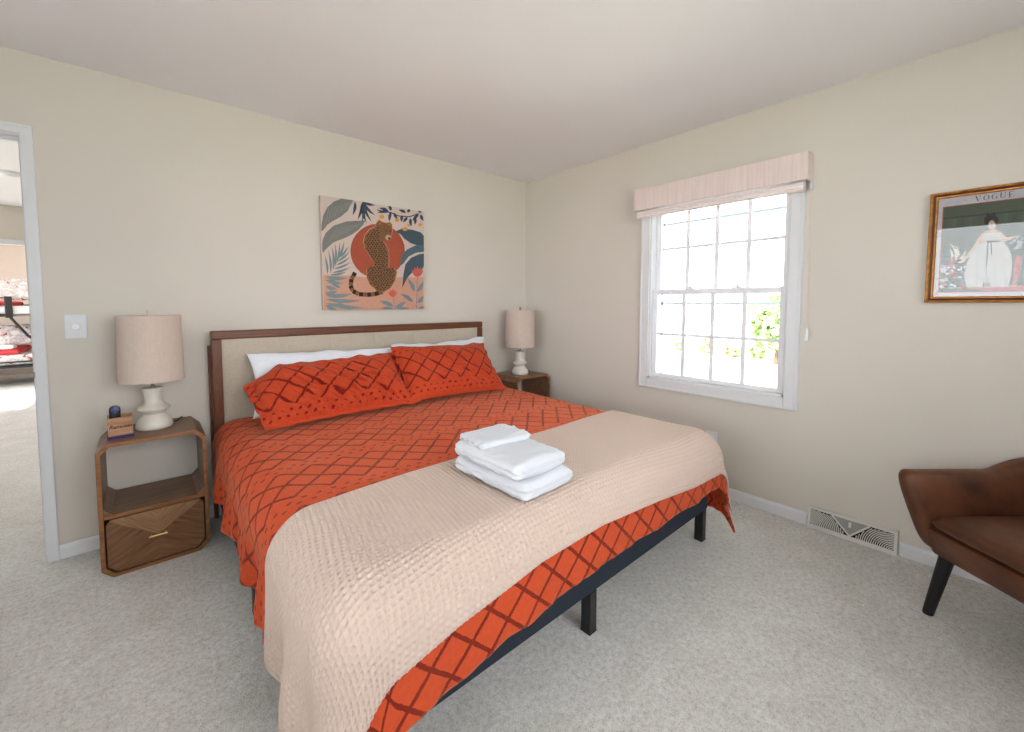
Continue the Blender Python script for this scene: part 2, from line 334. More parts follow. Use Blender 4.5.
# smoke detector on the hall ceiling
sd = empty('smoke_detector', (-3.735, 2.711, H), 0, 'round white smoke detector on the hallway ceiling', 'smoke detector')
MB().lathe([(.066, 0), (.066, -.012), (.060, -.026), (.045, -.034), (.0, -.036)], n=32).build('detector_body', M['plate'], sd, 30)
MB().lathe([(.02, -.034), (.02, -.040), (.016, -.042)], n=20).build('test_button', M['vinyl'], sd, 30)
ART='{"peach:1":[[6,236,180,241,356,228,593,245,779,252,776,0,4,0]],"grey:1":[[3,571,16,634,45,693,89,737,140,765,224,767,206,736,183,688,137,644,80,605,42,576,14,536,1,528],[3,412,7,468,29,519,85,575,175,615,308,638,294,606,255,563,206,525,153,495,83,463,32,415,7,382]],"grey2:2":[[24,574,29,576,59,695,54,696],[33,446,38,447,110,572,105,572],[45,592,50,594,80,703,75,704],[54,460,59,462,132,577,127,577],[67,611,72,613,101,711,96,712],[76,474,81,476,154,582,149,583],[88,630,93,632,123,720,118,720],[97,489,102,491,176,587,171,588],[110,649,115,651,144,728,139,728],[119,504,124,506,198,592,193,593],[131,668,137,670,166,736,161,737],[141,519,146,520,220,597,215,598],[154,688,159,690,188,745,183,745],[163,534,168,535,243,603,238,603],[176,707,181,709,210,753,205,753],[185,549,190,551,266,608,260,609],[198,727,203,729,233,762,228,762],[208,564,213,566,289,613,283,614]],"teal:3":[[34,241,39,260,41,279,41,297,38,314,33,331,27,348,19,364,21,347,23,329,25,311,27,294,28,276,30,258],[55,248,62,273,65,297,65,320,62,343,57,365,50,388,42,409,45,387,47,364,49,341,50,318,51,294,53,271],[72,268,80,293,84,318,86,342,84,366,80,390,74,413,67,436,69,412,70,388,71,364,71,340,70,316,70,292],[85,294,94,317,99,341,102,365,102,388,99,411,95,434,89,457,89,434,89,410,88,387,87,364,86,340,85,317],[98,320,109,340,117,361,122,381,125,403,125,424,123,445,121,466,118,445,115,424,111,403,107,382,103,361,100,341],[112,352,124,368,135,384,142,402,147,419,151,438,152,457,153,475,147,458,141,440,134,422,128,405,121,388,116,370],[118,359,133,367,146,377,156,389,165,402,173,416,179,431,184,447,174,434,164,422,154,410,144,397,135,385,126,372],[105,333,121,338,136,346,149,356,161,367,171,380,181,394,190,409,177,398,165,387,152,377,139,367,127,356,115,345],[92,307,109,310,126,315,141,323,155,332,168,344,181,357,193,370,178,361,163,352,148,344,134,335,119,327,105,317],[79,281,98,281,116,285,134,291,150,299,167,310,182,322,198,335,180,327,163,319,146,312,128,305,111,298,95,290],[66,255,86,254,105,256,125,260,143,267,161,277,179,288,197,300,178,293,159,287,140,281,121,275,102,269,83,263],[53,239,70,236,87,236,103,238,120,242,136,249,151,257,167,266,151,262,134,259,117,256,101,252,85,249,68,245]],"teal2:3":[[22,222,42,211,63,204,84,202,106,203,128,207,150,214,173,221,151,224,129,226,107,228,86,230,64,230,43,228],[21,203,35,190,51,181,67,176,84,174,102,175,121,178,140,182,123,188,106,193,90,199,73,203,56,206,39,206],[20,159,29,147,39,140,50,135,62,134,74,136,87,139,101,142,90,148,79,154,68,159,57,163,45,164,33,164],[19,97,46,87,73,83,100,82,127,85,154,92,182,102,210,112,182,112,153,111,126,111,98,110,71,108,45,104],[18,72,52,59,86,50,121,46,157,46,194,51,231,58,270,67,232,68,195,70,159,72,123,74,87,76,53,76],[18,47,53,29,91,17,129,8,169,5,210,5,253,9,296,14,254,19,213,24,173,30,133,36,94,42,56,46],[13,109,27,103,40,100,53,101,65,105,77,112,89,120,100,130,87,130,74,130,61,130,48,128,36,125,24,119],[17,34,24,20,33,10,44,3,56,0,69,0,83,0,97,0,87,7,77,15,66,22,55,29,44,33,31,36],[98,47,108,31,120,19,134,10,149,5,165,2,183,0,201,0,187,10,174,19,160,28,146,36,131,42,116,47],[52,198,57,183,64,171,73,163,85,157,98,153,112,151,126,149,117,159,108,169,99,178,89,186,78,193,66,197]],"navy:3":[[237,760,230,746,227,732,224,717,222,703,221,689,219,675,218,661,227,675,235,689,241,703,245,717,246,731,243,745],[291,767,282,749,276,730,271,710,266,691,261,672,256,652,250,633,263,651,275,670,285,689,292,708,295,727,295,747],[291,767,287,746,286,725,286,704,286,682,286,661,285,639,284,618,292,640,300,662,306,684,308,706,306,727,300,748],[291,767,284,743,281,719,282,697,287,675,296,655,307,635,319,616,314,638,310,659,307,681,304,703,301,725,297,747],[291,767,290,743,293,721,300,700,310,682,324,665,339,649,357,634,347,653,337,672,328,692,320,712,311,731,302,750],[291,767,296,748,304,732,315,718,328,706,344,697,363,690,382,683,369,696,356,708,344,721,331,734,319,747,306,758],[291,767,301,757,313,751,327,747,341,746,356,748,371,752,387,757,374,759,360,762,347,765,333,767,319,767,305,767],[401,729,510,725,510,716,401,721],[510,725,570,708,570,700,510,716],[570,708,663,715,663,707,570,700],[663,715,744,750,744,742,663,707],[488,731,480,741,471,746,461,749,450,750,439,748,427,745,415,741,425,737,434,734,444,730,454,728,464,727,475,727],[495,725,481,731,467,733,453,732,440,728,426,722,413,714,400,705,414,706,427,707,441,708,454,710,468,713,482,718],[510,727,499,717,491,706,487,695,486,684,487,673,490,662,494,651,498,661,503,672,507,683,511,694,513,705,513,716],[532,724,529,712,529,704,532,696,537,691,544,686,552,683,562,680,560,688,558,696,556,703,553,710,548,716,542,721],[510,734,515,745,516,753,514,760,510,766,504,767,497,767,488,767,489,767,489,763,490,756,492,749,496,743,501,738],[632,737,626,747,619,753,611,757,602,757,592,756,581,753,570,750,578,745,586,741,594,737,602,735,611,733,621,734],[648,740,658,743,665,748,668,753,670,758,669,764,667,767,664,767,658,767,653,767,648,763,645,758,643,752,644,746],[744,739,729,736,717,730,707,723,700,714,695,704,690,693,686,682,697,688,707,695,716,702,725,709,733,718,740,727],[760,741,755,730,754,721,756,713,760,707,767,702,775,698,785,694,784,702,784,710,782,718,780,726,776,732,770,737],[647,705,635,702,625,698,618,692,614,685,610,676,609,667,607,658,615,663,623,668,631,674,637,680,643,687,646,695],[671,701,662,690,658,680,658,670,660,662,664,654,671,646,678,638,680,648,682,657,683,667,683,676,682,685,678,693],[719,707,709,700,703,692,700,685,700,678,702,671,706,664,710,656,715,663,719,671,723,678,725,685,726,693,724,700],[744,753,754,753,760,754,764,757,766,761,766,766,765,767,764,767,758,767,752,767,747,767,744,767,741,764,741,760],[600,712,591,705,586,698,583,691,584,684,586,677,590,670,595,663,599,670,603,678,606,685,608,692,608,699,606,706]],"sun:2":[[620,446,613,399,596,354,568,313,531,279,489,252,442,235,394,229,348,232,304,244,266,266,236,295,213,330,199,370,195,412,201,454,216,496,241,535,273,568,311,596,355,615,402,626,449,627,495,617,537,598,572,570,598,533,615,491]],"orange:3":[[456,684,450,672,435,666,421,668,416,678,422,690,436,696,450,693],[577,675,571,664,557,658,543,660,537,670,543,681,557,687,571,684],[646,616,639,604,622,597,606,600,599,611,606,624,623,630,639,627],[668,647,664,639,654,635,644,637,640,644,644,651,654,655,664,654],[773,664,767,654,754,649,741,651,736,659,742,669,755,674,767,672]],"slate:3":[[540,585,599,614,686,614,759,603,787,579,787,492,716,500,668,510,616,538,583,570]],"slate2:4":[[576,328,591,406,636,458,708,495,787,511,787,453,715,439,651,406,607,351]],"slate:4":[[592,163,605,273,623,345,671,397,740,429,786,439,785,340,755,294,689,291,640,246]],"halo:4":[[394,638,414,661,433,649,474,644,500,654,517,639,521,591,511,540,492,511,464,515,441,506,467,480,486,433,489,363,485,307,530,312,554,282,537,210,496,152,442,123,389,122,367,149,331,176,308,230,309,291,363,314,364,335,335,387,301,439,287,484,303,539,339,584,376,599]],"fur:5":[[395,632,414,654,432,643,471,637,497,647,513,633,516,585,507,536,488,507,462,512,440,503,464,478,483,432,486,364,482,309,525,314,548,284,531,214,493,158,440,129,390,128,369,155,334,181,311,233,313,293,365,316,365,336,338,387,304,437,292,482,306,536,342,579,377,594],[199,246,185,223,213,209,226,232],[180,195,176,172,207,169,211,191],[184,145,192,126,221,138,214,157],[221,107,242,96,258,124,236,135],[279,93,310,91,313,123,282,124],[341,93,369,96,367,128,339,125],[404,105,437,113,429,145,396,136]],"spot:5":[[213,270,199,246,226,232,240,255],[183,217,180,195,211,191,215,214],[177,164,184,145,214,157,206,177],[199,118,221,107,236,135,214,146],[249,94,279,93,282,124,252,126],[313,91,341,93,339,125,311,123],[372,96,404,105,396,136,364,127]],"spot:6":[[410,594,403,590,397,593,400,599,409,600],[377,575,370,571,364,575,367,581,375,581],[401,573,393,571,389,576,395,581,402,579],[367,558,361,553,354,556,357,562,365,563],[388,563,382,558,375,560,377,567,385,568],[412,559,404,557,401,562,406,567,414,565],[338,542,332,538,325,540,328,547,336,547],[356,539,348,537,345,543,351,547,358,545],[380,545,372,543,367,547,372,553,380,552],[401,548,395,543,388,545,390,551,397,553],[324,524,316,523,314,529,320,533,326,530],[349,527,343,522,336,525,339,531,347,532],[368,526,360,525,358,530,364,535,370,532],[391,531,384,527,378,530,382,536,390,537],[412,534,406,529,399,532,400,538,408,540],[335,511,330,505,323,507,323,513,331,515],[354,512,348,508,341,511,344,517,352,518],[378,515,371,511,365,514,368,520,376,521],[402,519,395,515,389,518,392,524,400,525],[324,495,318,490,311,493,314,499,321,500],[346,496,339,492,333,495,336,501,343,502],[368,499,363,493,356,495,357,502,364,504],[385,501,377,499,373,504,379,509,386,507],[411,505,404,501,398,504,401,510,409,511],[313,481,308,476,301,478,301,484,309,486],[334,477,326,476,324,482,330,486,336,483],[358,483,353,478,345,479,346,485,353,488],[374,481,366,479,363,484,369,489,376,487],[397,484,389,481,385,486,389,491,397,490],[422,492,416,487,409,489,411,496,419,497],[441,493,434,489,428,493,431,499,440,499],[328,469,323,464,316,465,316,471,324,474],[342,468,334,466,331,471,336,476,343,474],[367,472,361,467,354,469,355,475,363,477],[391,473,385,469,378,471,380,477,388,479],[408,477,402,472,395,474,396,481,404,482],[433,479,428,474,420,476,421,482,428,484],[450,476,442,476,440,482,447,486,453,482],[331,450,323,449,320,454,325,459,332,457],[355,451,347,448,342,452,346,458,353,457],[376,458,371,453,363,454,364,461,371,463],[395,457,387,456,385,462,391,466,398,463],[422,462,417,456,409,458,410,464,417,467],[440,464,434,459,427,462,429,468,437,469],[462,463,456,458,449,460,450,466,458,468],[321,434,314,431,309,435,313,441,321,440],[346,437,338,436,335,442,342,446,348,443],[366,437,358,436,354,441,360,446,367,444],[388,445,382,441,375,443,377,450,385,451],[409,440,401,439,398,445,405,449,411,446],[428,443,420,441,417,447,422,452,430,449],[453,445,445,442,440,446,444,452,452,452],[335,423,329,419,322,422,324,428,332,429],[358,424,352,419,345,421,346,427,354,429],[378,423,370,421,366,426,371,431,378,429],[395,427,390,422,382,425,383,431,391,433],[422,431,417,426,409,428,410,434,418,436],[438,430,430,427,425,432,430,437,438,436],[464,432,458,428,451,430,453,437,461,438],[342,409,338,404,330,405,330,411,338,414],[366,411,358,410,355,415,361,420,368,418],[388,410,381,407,376,412,380,417,388,416],[410,415,402,413,398,418,403,423,410,421],[428,412,420,410,416,416,422,421,429,419],[452,420,447,414,440,416,440,422,448,425],[471,418,464,415,458,419,462,425,470,425],[357,397,351,392,344,394,345,400,353,402],[374,395,367,392,362,396,366,402,373,401],[392,395,384,393,381,399,387,404,394,401],[416,400,409,396,403,400,406,406,414,406],[442,404,436,399,429,402,431,409,439,410],[462,403,457,398,449,400,450,406,458,408],[361,379,353,378,350,384,357,388,363,385],[385,382,377,380,374,386,380,391,387,388],[408,385,399,384,397,390,403,394,410,391],[426,385,418,384,415,390,421,394,428,392],[451,388,445,383,438,385,440,391,448,393],[476,393,470,388,463,390,464,397,473,398],[374,368,367,365,362,369,366,375,374,374],[399,370,394,365,387,366,387,373,394,375],[416,370,409,367,403,371,407,377,415,376],[441,374,436,369,428,371,429,377,437,379],[460,372,453,368,447,371,450,378,458,378],[387,350,379,348,374,353,379,358,387,356],[409,355,402,351,396,354,398,360,406,361],[429,355,421,354,418,360,425,364,432,361],[448,354,440,353,436,358,442,363,450,360],[474,361,468,356,461,359,462,365,470,367],[396,339,388,337,384,342,389,347,397,346],[416,344,410,340,403,342,404,348,412,350],[439,342,430,341,428,347,434,351,441,348],[460,343,453,339,447,343,450,349,458,349],[386,326,379,323,373,327,376,333,384,333],[408,326,401,324,396,329,401,334,409,332],[428,330,423,324,415,326,416,332,424,335],[446,323,438,322,434,328,440,333,448,330],[472,325,463,325,461,331,468,335,475,332],[350,307,343,304,338,308,342,313,349,313],[373,305,365,303,361,309,367,313,374,311],[397,311,389,309,385,314,390,319,397,317],[417,309,409,306,404,311,409,317,417,315],[438,311,430,311,427,317,434,321,441,317],[458,311,449,310,447,316,453,320,460,317],[344,294,338,290,331,293,333,299,341,300],[360,290,352,290,350,296,357,300,363,296],[387,295,380,292,374,296,377,302,385,301],[408,297,401,293,395,297,398,303,406,303],[425,298,417,295,412,299,416,305,424,304],[451,298,444,294,438,298,441,304,449,304],[475,300,469,295,462,298,463,304,471,306],[489,295,481,295,478,301,486,305,492,301],[520,302,513,297,506,301,509,307,517,308],[329,279,323,275,316,278,318,284,326,285],[353,275,345,273,341,279,347,283,354,281],[371,281,365,277,358,280,361,286,369,287],[396,280,388,279,384,285,390,289,397,287],[415,279,407,278,404,284,411,288,417,285],[437,284,431,279,424,281,425,288,433,289],[458,286,451,282,444,286,447,292,455,292],[477,284,469,284,467,290,474,294,480,291],[502,282,494,280,489,285,495,291,503,289],[526,284,517,283,515,289,522,293,529,290],[343,261,336,259,331,263,335,269,343,267],[364,262,356,259,351,264,355,270,363,268],[383,265,374,264,371,270,377,274,384,271],[406,270,400,265,393,268,395,274,403,275],[430,269,423,265,416,269,420,275,428,275],[451,267,444,263,437,266,440,272,448,273],[471,271,466,266,458,268,459,274,467,277],[494,270,485,270,483,276,490,280,496,277],[512,271,504,270,501,276,507,280,514,277],[332,249,324,246,319,251,324,256,331,255],[352,249,346,244,339,247,340,253,348,254],[373,246,365,244,361,249,367,254,374,252],[396,249,390,245,383,249,386,255,395,255],[417,249,409,246,404,251,409,257,417,255],[433,250,425,249,422,255,429,259,435,256],[456,250,448,250,445,256,452,260,458,257],[481,256,473,254,469,259,474,264,482,262],[502,252,493,250,489,255,494,260,502,259],[525,253,516,251,512,256,517,261,525,260],[338,230,330,229,328,235,334,239,340,236],[364,231,356,229,352,234,357,240,364,238],[384,234,377,231,372,236,376,242,384,241],[409,239,403,234,396,236,397,242,404,244],[428,236,420,234,415,238,419,244,427,243],[450,240,444,236,437,239,438,245,447,246],[466,235,458,234,455,240,462,245,469,241],[492,239,483,239,481,245,488,249,495,246],[518,243,513,237,505,239,505,246,513,248],[352,218,344,216,340,220,345,226,352,224],[370,221,365,216,357,217,358,224,365,226],[393,223,387,219,380,223,383,229,391,229],[416,219,408,218,404,223,410,228,417,225],[435,222,427,220,422,225,427,230,435,229],[454,221,445,221,443,227,450,231,456,227],[483,223,476,219,469,222,472,228,480,229],[503,222,495,220,491,226,496,231,504,228],[362,209,357,204,350,205,350,212,358,214],[386,204,379,200,373,203,375,210,383,210],[405,206,398,204,393,209,398,214,405,212],[428,207,420,205,415,210,420,215,428,214],[447,210,442,205,435,206,435,213,443,215],[467,208,458,207,456,213,462,217,469,214],[491,210,485,205,478,207,479,213,487,215],[519,214,513,209,505,211,506,218,515,219],[348,186,340,184,336,189,341,195,348,193],[374,192,369,187,361,190,363,196,370,198],[389,189,381,189,379,195,386,199,392,195],[411,191,403,190,400,196,406,201,413,198],[434,190,428,186,421,190,423,196,432,196],[457,190,448,190,445,196,452,200,459,196],[478,193,472,188,465,191,467,198,475,199],[503,196,495,194,491,200,497,205,504,202],[381,180,376,174,369,176,369,183,377,185],[401,175,392,175,390,181,397,185,403,181],[424,176,416,176,414,182,421,185,427,182],[443,177,435,177,433,183,440,187,446,183],[470,175,462,175,459,181,466,185,473,181],[488,175,480,174,476,179,481,184,489,182],[394,161,388,156,381,159,382,165,390,167],[412,164,405,161,399,165,403,171,411,170],[436,163,429,159,423,163,426,169,434,169],[458,160,450,158,446,164,452,169,459,166],[401,150,395,145,388,148,390,155,398,155],[424,148,418,143,411,146,413,153,421,154],[448,149,441,145,435,149,438,155,446,155]],"muzzle:6":[[507,536,502,524,490,515,475,514,464,520,459,532,464,544,476,553,490,554,502,548]],"spot:7":[[503,529,497,520,486,519,480,527,486,536,498,537],[473,583,470,579,462,578,459,582,462,585,470,586],[504,584,501,580,495,579,493,583,496,586,501,587]],"fur2:6":[[409,620,421,644,432,627],[479,628,496,640,508,622]],"coral:5":[[511,93,511,103,508,110,504,117,498,122,491,126,483,130,475,133,477,125,480,118,483,110,487,104,493,99,501,95],[511,93,515,103,515,112,513,121,509,129,504,136,498,143,492,150,491,141,491,132,491,123,493,114,496,107,502,99],[511,93,518,102,521,111,522,120,521,130,519,139,516,148,512,157,508,148,505,138,502,129,501,120,502,111,505,102],[511,93,520,99,526,107,530,115,533,124,533,133,533,142,533,151,526,144,520,136,514,129,510,121,508,112,508,103],[511,93,522,95,529,99,535,105,540,111,544,119,547,127,549,135,541,131,533,127,525,122,519,117,515,110,512,103],[726,252,726,265,722,275,715,284,707,290,697,296,686,300,675,305,678,294,682,284,686,274,692,266,701,259,711,254],[726,252,731,266,731,278,728,290,723,300,716,310,707,319,698,328,697,316,697,303,697,291,700,280,705,270,713,260],[726,252,735,265,740,277,741,290,740,302,737,314,732,326,727,338,722,325,717,313,713,300,712,288,713,276,717,264],[726,252,739,261,748,271,753,283,756,294,757,307,757,319,756,332,747,321,738,311,730,300,725,289,722,278,722,265],[726,252,741,255,752,261,760,269,767,278,772,288,776,299,779,310,768,304,756,299,746,292,737,285,731,276,727,265]],"blue:5":[[521,19,508,36,494,49,478,57,460,61,442,63,422,62,403,61,418,52,434,44,449,36,466,28,483,22,501,19],[531,12,550,9,567,11,581,16,593,24,604,35,613,48,622,61,607,57,592,53,577,48,564,42,551,35,540,25],[520,0,507,8,493,16,478,20,463,21,448,18,432,14,416,9,430,3,444,0,459,0,473,0,488,0,504,0],[543,2,559,0,575,0,591,0,606,0,622,0,637,0,653,7,637,10,621,12,605,14,589,15,574,14,558,10],[686,54,677,74,666,89,651,100,635,108,616,113,596,115,576,117,589,106,603,95,617,84,632,73,648,64,665,57],[700,134,703,155,701,174,694,190,684,204,670,217,654,228,637,239,643,223,649,206,656,190,663,174,672,159,684,145],[723,134,743,141,757,151,767,162,774,176,777,191,778,206,779,223,767,212,756,200,745,189,736,177,728,164,723,150],[727,47,744,48,757,53,766,60,772,70,775,81,777,93,777,106,766,100,755,94,745,87,737,79,730,71,726,60],[734,0,748,0,759,0,767,0,772,0,776,5,778,15,779,25,770,24,760,22,751,20,744,16,738,11,734,3]],"blue:4":[[514,103,520,103,534,0,528,0],[723,257,729,257,716,0,709,0]]}'
POS='{"red:1":[[42,46,350,46,350,446,42,446]],"dark:2":[[45,50,347,50,347,443,45,443]],"dark3:3":[[50,140,63,140,62,385,52,385],[100,140,113,140,112,385,102,385],[150,140,163,140,162,385,152,385],[200,140,213,140,212,385,202,385],[250,140,263,140,262,385,252,385],[300,140,313,140,312,385,302,385]],"dark2:3":[[75,140,88,140,87,385,77,385],[125,140,138,140,137,385,127,385],[175,140,188,140,187,385,177,385],[225,140,238,140,237,385,227,385],[275,140,288,140,287,385,277,385],[325,140,338,140,337,385,327,385]],"dark4:3":[[45,388,347,388,347,394,45,394]],"gown:5":[[187,276,230,264,249,227,258,180,258,114,251,68,132,71,123,121,127,180,144,237,171,271]],"skin:5":[[173,316,203,321,222,309,235,280,233,261,181,270,156,251,133,204,120,200,127,219,146,261,161,298],[226,300,238,282,259,286,258,276,236,264,227,271]],"gown:6":[[174,311,189,300,204,307,216,306,230,264,181,268,172,292]],"skin:7":[[205,338,204,328,202,321,198,317,193,318,189,323,185,331,184,341,184,351,187,358,191,362,196,362,200,356,203,348]],"hair:6":[[212,358,210,347,205,339,197,335,187,336,179,343,172,353,170,364,171,375,177,383,185,387,195,385,203,379,209,369],[176,376,178,401,185,386,200,397,204,373]],"pinkd:8":[[197,329,196,326,194,327,192,329,194,332,196,331]],"hair:7":[[181,272,221,271,221,265,181,266],[185,268,188,267,188,214,188,168,185,168,185,214],[193,267,196,266,200,213,197,211]],"fold:6":[[157,246,159,245,163,75,159,75],[181,239,183,239,191,74,188,74],[205,233,207,233,219,73,216,74],[228,227,230,227,247,73,243,73]],"white:4":[[78,159,73,156,67,158,64,163,67,166,73,167,78,163],[90,141,86,136,79,137,75,143,76,149,82,152,89,148],[129,160,126,155,121,155,118,160,118,167,122,170,127,167],[101,73,97,68,90,69,85,75,87,82,93,84,99,81],[64,149,61,146,56,148,55,154,57,159,61,159,65,155],[82,160,77,156,70,158,66,165,69,172,76,173,82,168],[115,153,113,149,109,152,107,159,109,165,112,166,115,161],[68,150,64,147,60,150,58,155,61,159,65,159,68,155],[61,97,54,95,48,99,46,106,51,111,59,110,63,104]],"pinkd:5":[[80,170,76,167,70,168,68,173,70,177,75,177,80,174],[90,169,85,166,79,168,77,175,80,181,86,181,91,176],[71,175,67,172,62,175,60,180,62,185,68,185,71,181],[62,111,58,110,55,114,55,121,58,124,62,122,63,116],[90,153,83,151,77,155,76,160,81,164,88,163,92,158],[101,166,99,161,94,161,91,164,90,169,94,172,98,171],[97,170,96,165,91,165,87,168,87,173,91,176,95,175],[109,208,107,204,103,203,99,207,99,212,102,215,107,213],[90,205,88,201,83,200,80,203,79,209,83,212,88,210],[90,188,88,183,84,182,80,186,80,191,83,194,88,192],[90,198,89,193,84,192,80,196,80,201,83,204,88,202],[87,168,85,164,81,163,77,166,77,172,80,175,85,173],[94,195,92,190,87,190,83,193,83,198,87,201,91,200]],"bluegrey:4":[[57,169,54,163,49,162,45,168,45,175,49,179,55,176],[122,136,117,133,111,135,109,142,112,147,118,147,123,142],[129,92,124,90,119,93,118,99,121,104,126,103,130,98],[122,95,120,91,115,91,112,95,112,100,116,103,121,101],[128,124,124,122,119,126,118,133,121,139,126,138,129,132]],"white:5":[[74,103,68,99,61,101,57,107,60,112,67,114,73,110],[62,141,56,138,50,141,47,146,51,150,58,150,63,146],[92,77,86,74,79,77,77,83,81,88,89,87,94,83],[76,132,71,129,65,131,62,135,65,139,71,139,76,136],[59,69,53,67,47,71,46,79,50,84,57,82,61,76],[56,156,54,151,50,150,46,154,46,160,50,163,54,161],[116,114,113,110,106,110,102,115,103,120,109,122,115,119],[111,150,109,145,104,145,99,149,99,154,103,157,109,155],[62,159,59,157,55,161,54,169,57,174,61,172,64,166],[93,157,90,154,86,157,85,165,87,171,91,171,93,165]],"rose:4":[[130,169,127,165,120,165,115,169,116,174,122,176,128,174],[58,92,52,90,47,94,46,102,50,107,57,106,60,99],[83,132,81,126,77,125,74,130,74,136,77,140,81,138],[120,58,114,56,108,60,107,67,112,72,118,70,122,64],[69,81,64,76,56,77,51,83,54,89,61,91,68,87],[266,198,278,206,284,178,274,86,263,72,262,142]],"pinkd:4":[[104,134,102,130,96,130,92,133,92,137,96,140,102,138],[63,165,61,159,57,159,54,164,55,171,58,175,62,172],[50,163,48,158,45,157,45,161,45,167,45,170,48,168],[51,142,47,141,45,145,45,152,47,156,51,154,53,147]],"bluegrey:5":[[70,97,65,94,60,96,58,102,61,106,66,106,70,102],[74,131,69,129,61,130,58,135,61,139,68,139,74,136],[122,104,119,100,115,101,113,106,114,110,118,112,121,109],[94,67,88,61,81,63,76,69,79,77,86,79,93,74]],"rose:5":[[101,115,97,110,90,110,85,116,87,123,94,125,100,121],[88,135,84,129,77,129,72,135,73,143,79,146,86,143],[88,166,86,162,82,163,79,167,80,173,84,175,87,172],[125,74,120,72,115,76,115,83,118,87,124,86,127,80],[171,65,251,68,314,79,316,50,172,53]],"cream:4":[[93,192,96,208,97,222,96,235,92,247,86,259,78,269,69,280,75,268,80,256,84,244,87,231,89,218,91,205],[93,192,99,203,103,213,104,223,103,234,100,245,95,256,90,267,92,256,94,246,95,235,95,224,94,214,93,203],[103,197,110,198,116,201,120,206,122,213,122,221,122,230,121,239,119,233,117,226,114,220,111,215,108,209,105,203],[100,182,108,181,114,181,118,184,122,190,124,197,125,205,126,215,123,209,119,204,116,200,112,195,108,191,104,187],[81,173,85,186,88,198,88,210,86,221,82,233,76,244,69,255,72,243,75,232,78,220,79,209,79,197,80,185]],"pale:4":[[243,251,251,251,258,254,264,260,268,267,271,276,274,287,276,298,271,291,267,284,262,277,257,271,252,265,247,259],[256,226,264,228,270,232,275,238,279,246,281,256,283,267,284,278,280,271,276,263,272,256,268,249,263,242,259,235],[261,235,264,230,267,227,270,226,272,227,275,230,277,234,278,238,276,239,273,240,270,241,268,241,265,240,263,239],[261,300,261,287,262,275,264,265,268,255,273,247,280,240,286,232,282,242,279,251,275,261,272,271,269,281,265,291]],"tan:4":[[132,73,251,75,286,76,251,58,139,59]],"hair:8":[[179,89,183,89,185,70,181,70],[187,87,201,88,202,85,188,82],[188,77,202,79,202,75,188,72]]}'
# ------------------------------------------------------------------ window in the right wall
mb = MB()
def casing_x(mb, y0, y1, z0, z1, w, x0, x1):
    mb.box((x0, y1, z0-w), (x1, y1+w, z1+w), .003); mb.box((x0, y0-w, z0-w), (x1, y0, z1+w), .003)
    mb.box((x0, y0+.0005, z0-w), (x1, y1-.0005, z0), .003); mb.box((x0, y0+.0005, z1), (x1, y1-.0005, z1+w), .003)
casing_x(mb, WY0, WY1, WZ0, 2.0, .068, -.016, 0)
mb.box((-.020, WY1+.053, WZ0-.068), (-.014, WY1+.066, 2.06), .002); mb.box((-.020, WY0-.066, WZ0-.068), (-.014, WY0-.053, 2.06), .002)
mb.box((-.020, WY0-.06, WZ0-.066), (-.014, WY1+.06, WZ0-.053), .002)
L = .012
mb.box((0, WY0, WZ0), (.14, WY0+L, 2.02)); mb.box((0, WY1-L, WZ0), (.14, WY1, 2.02)); mb.box((0, WY0, WZ0), (.14, WY1, WZ0+.016)); mb.box((0, WY0, 2.0), (.14, WY1, 2.02))
for y in (WY0+L, WY1-L-.008): mb.box((.058, y, WZ0+.016), (.066, y+.008, 2.0))
win = structure('window_1', mb, M['trim'])
def sash(name, x0, x1, z0, z1, st, br, tr, rows):
    ya, yb = WY0+L+.001, WY1-L-.001
    mb = MB(); mb.box((x0, ya, z0), (x1, ya+st, z1), .003); mb.box((x0, yb-st, z0), (x1, yb, z1), .003)
    mb.box((x0, ya+st, z0), (x1, yb-st, z0+br), .003); mb.box((x0, ya+st, z1-tr), (x1, yb-st, z1), .003)
    s = mb.build(name, M['vinyl'], win)
    xc = (x0+x1)/2; g = MB(); g.box((xc+.004, ya+st, z0+br), (xc+.007, yb-st, z1-tr)); g.build('window_pane', M['glass'], s)
    m = MB(); W = yb-ya-2*st
    for k in (1, 2, 3):
        y = ya+st+W*k/4; m.box((xc-.004, y-.013, z0+br), (xc+.003, y+.013, z1-tr), .0015)
    for k in range(1, rows):
        z = z0+br+(z1-tr-z0-br)*k/rows; m.box((xc-.0035, ya+st, z-.010), (xc+.0025, yb-st, z+.010), .0015)
    m.build('muntin_grid', M['vinyl'], s)
    return s
ls = sash('lower_sash', .028, .056, WZ0+.017, 1.372, .034, .026, .036, 2)
us = sash('upper_sash', .068, .094, 1.338, 1.999, .034, .034, .03, 2)
for y in (-1.60, -1.905):
    m = MB(); m.box((.030, y-.028, 1.372), (.052, y+.028, 1.378), .002); m.lathe([(.010, 0), (.010, .010), (.006, .013)], (.042, y, 1.378), 16)
    m.box((.036, y-.002, 1.386), (.046, y+.036, 1.392), .002); m.build('sash_lock', M['vinyl'], ls, 30)
# outer storm frame
M['alu'] = plain('storm_aluminium', (176, 186, 196), .5, .4)
mb = MB(); ya, yb = WY0+.03, WY1-.03
for z in (1.272, 1.855): mb.box((.112, ya, z-.009), (.124, yb, z+.009))
mb.box((.112, ya, WZ0+.02), (.124, ya+.018, 1.99)); mb.box((.112, yb-.018, WZ0+.02), (.124, yb, 1.99))
mb.build('storm_frame', M['alu'], win)
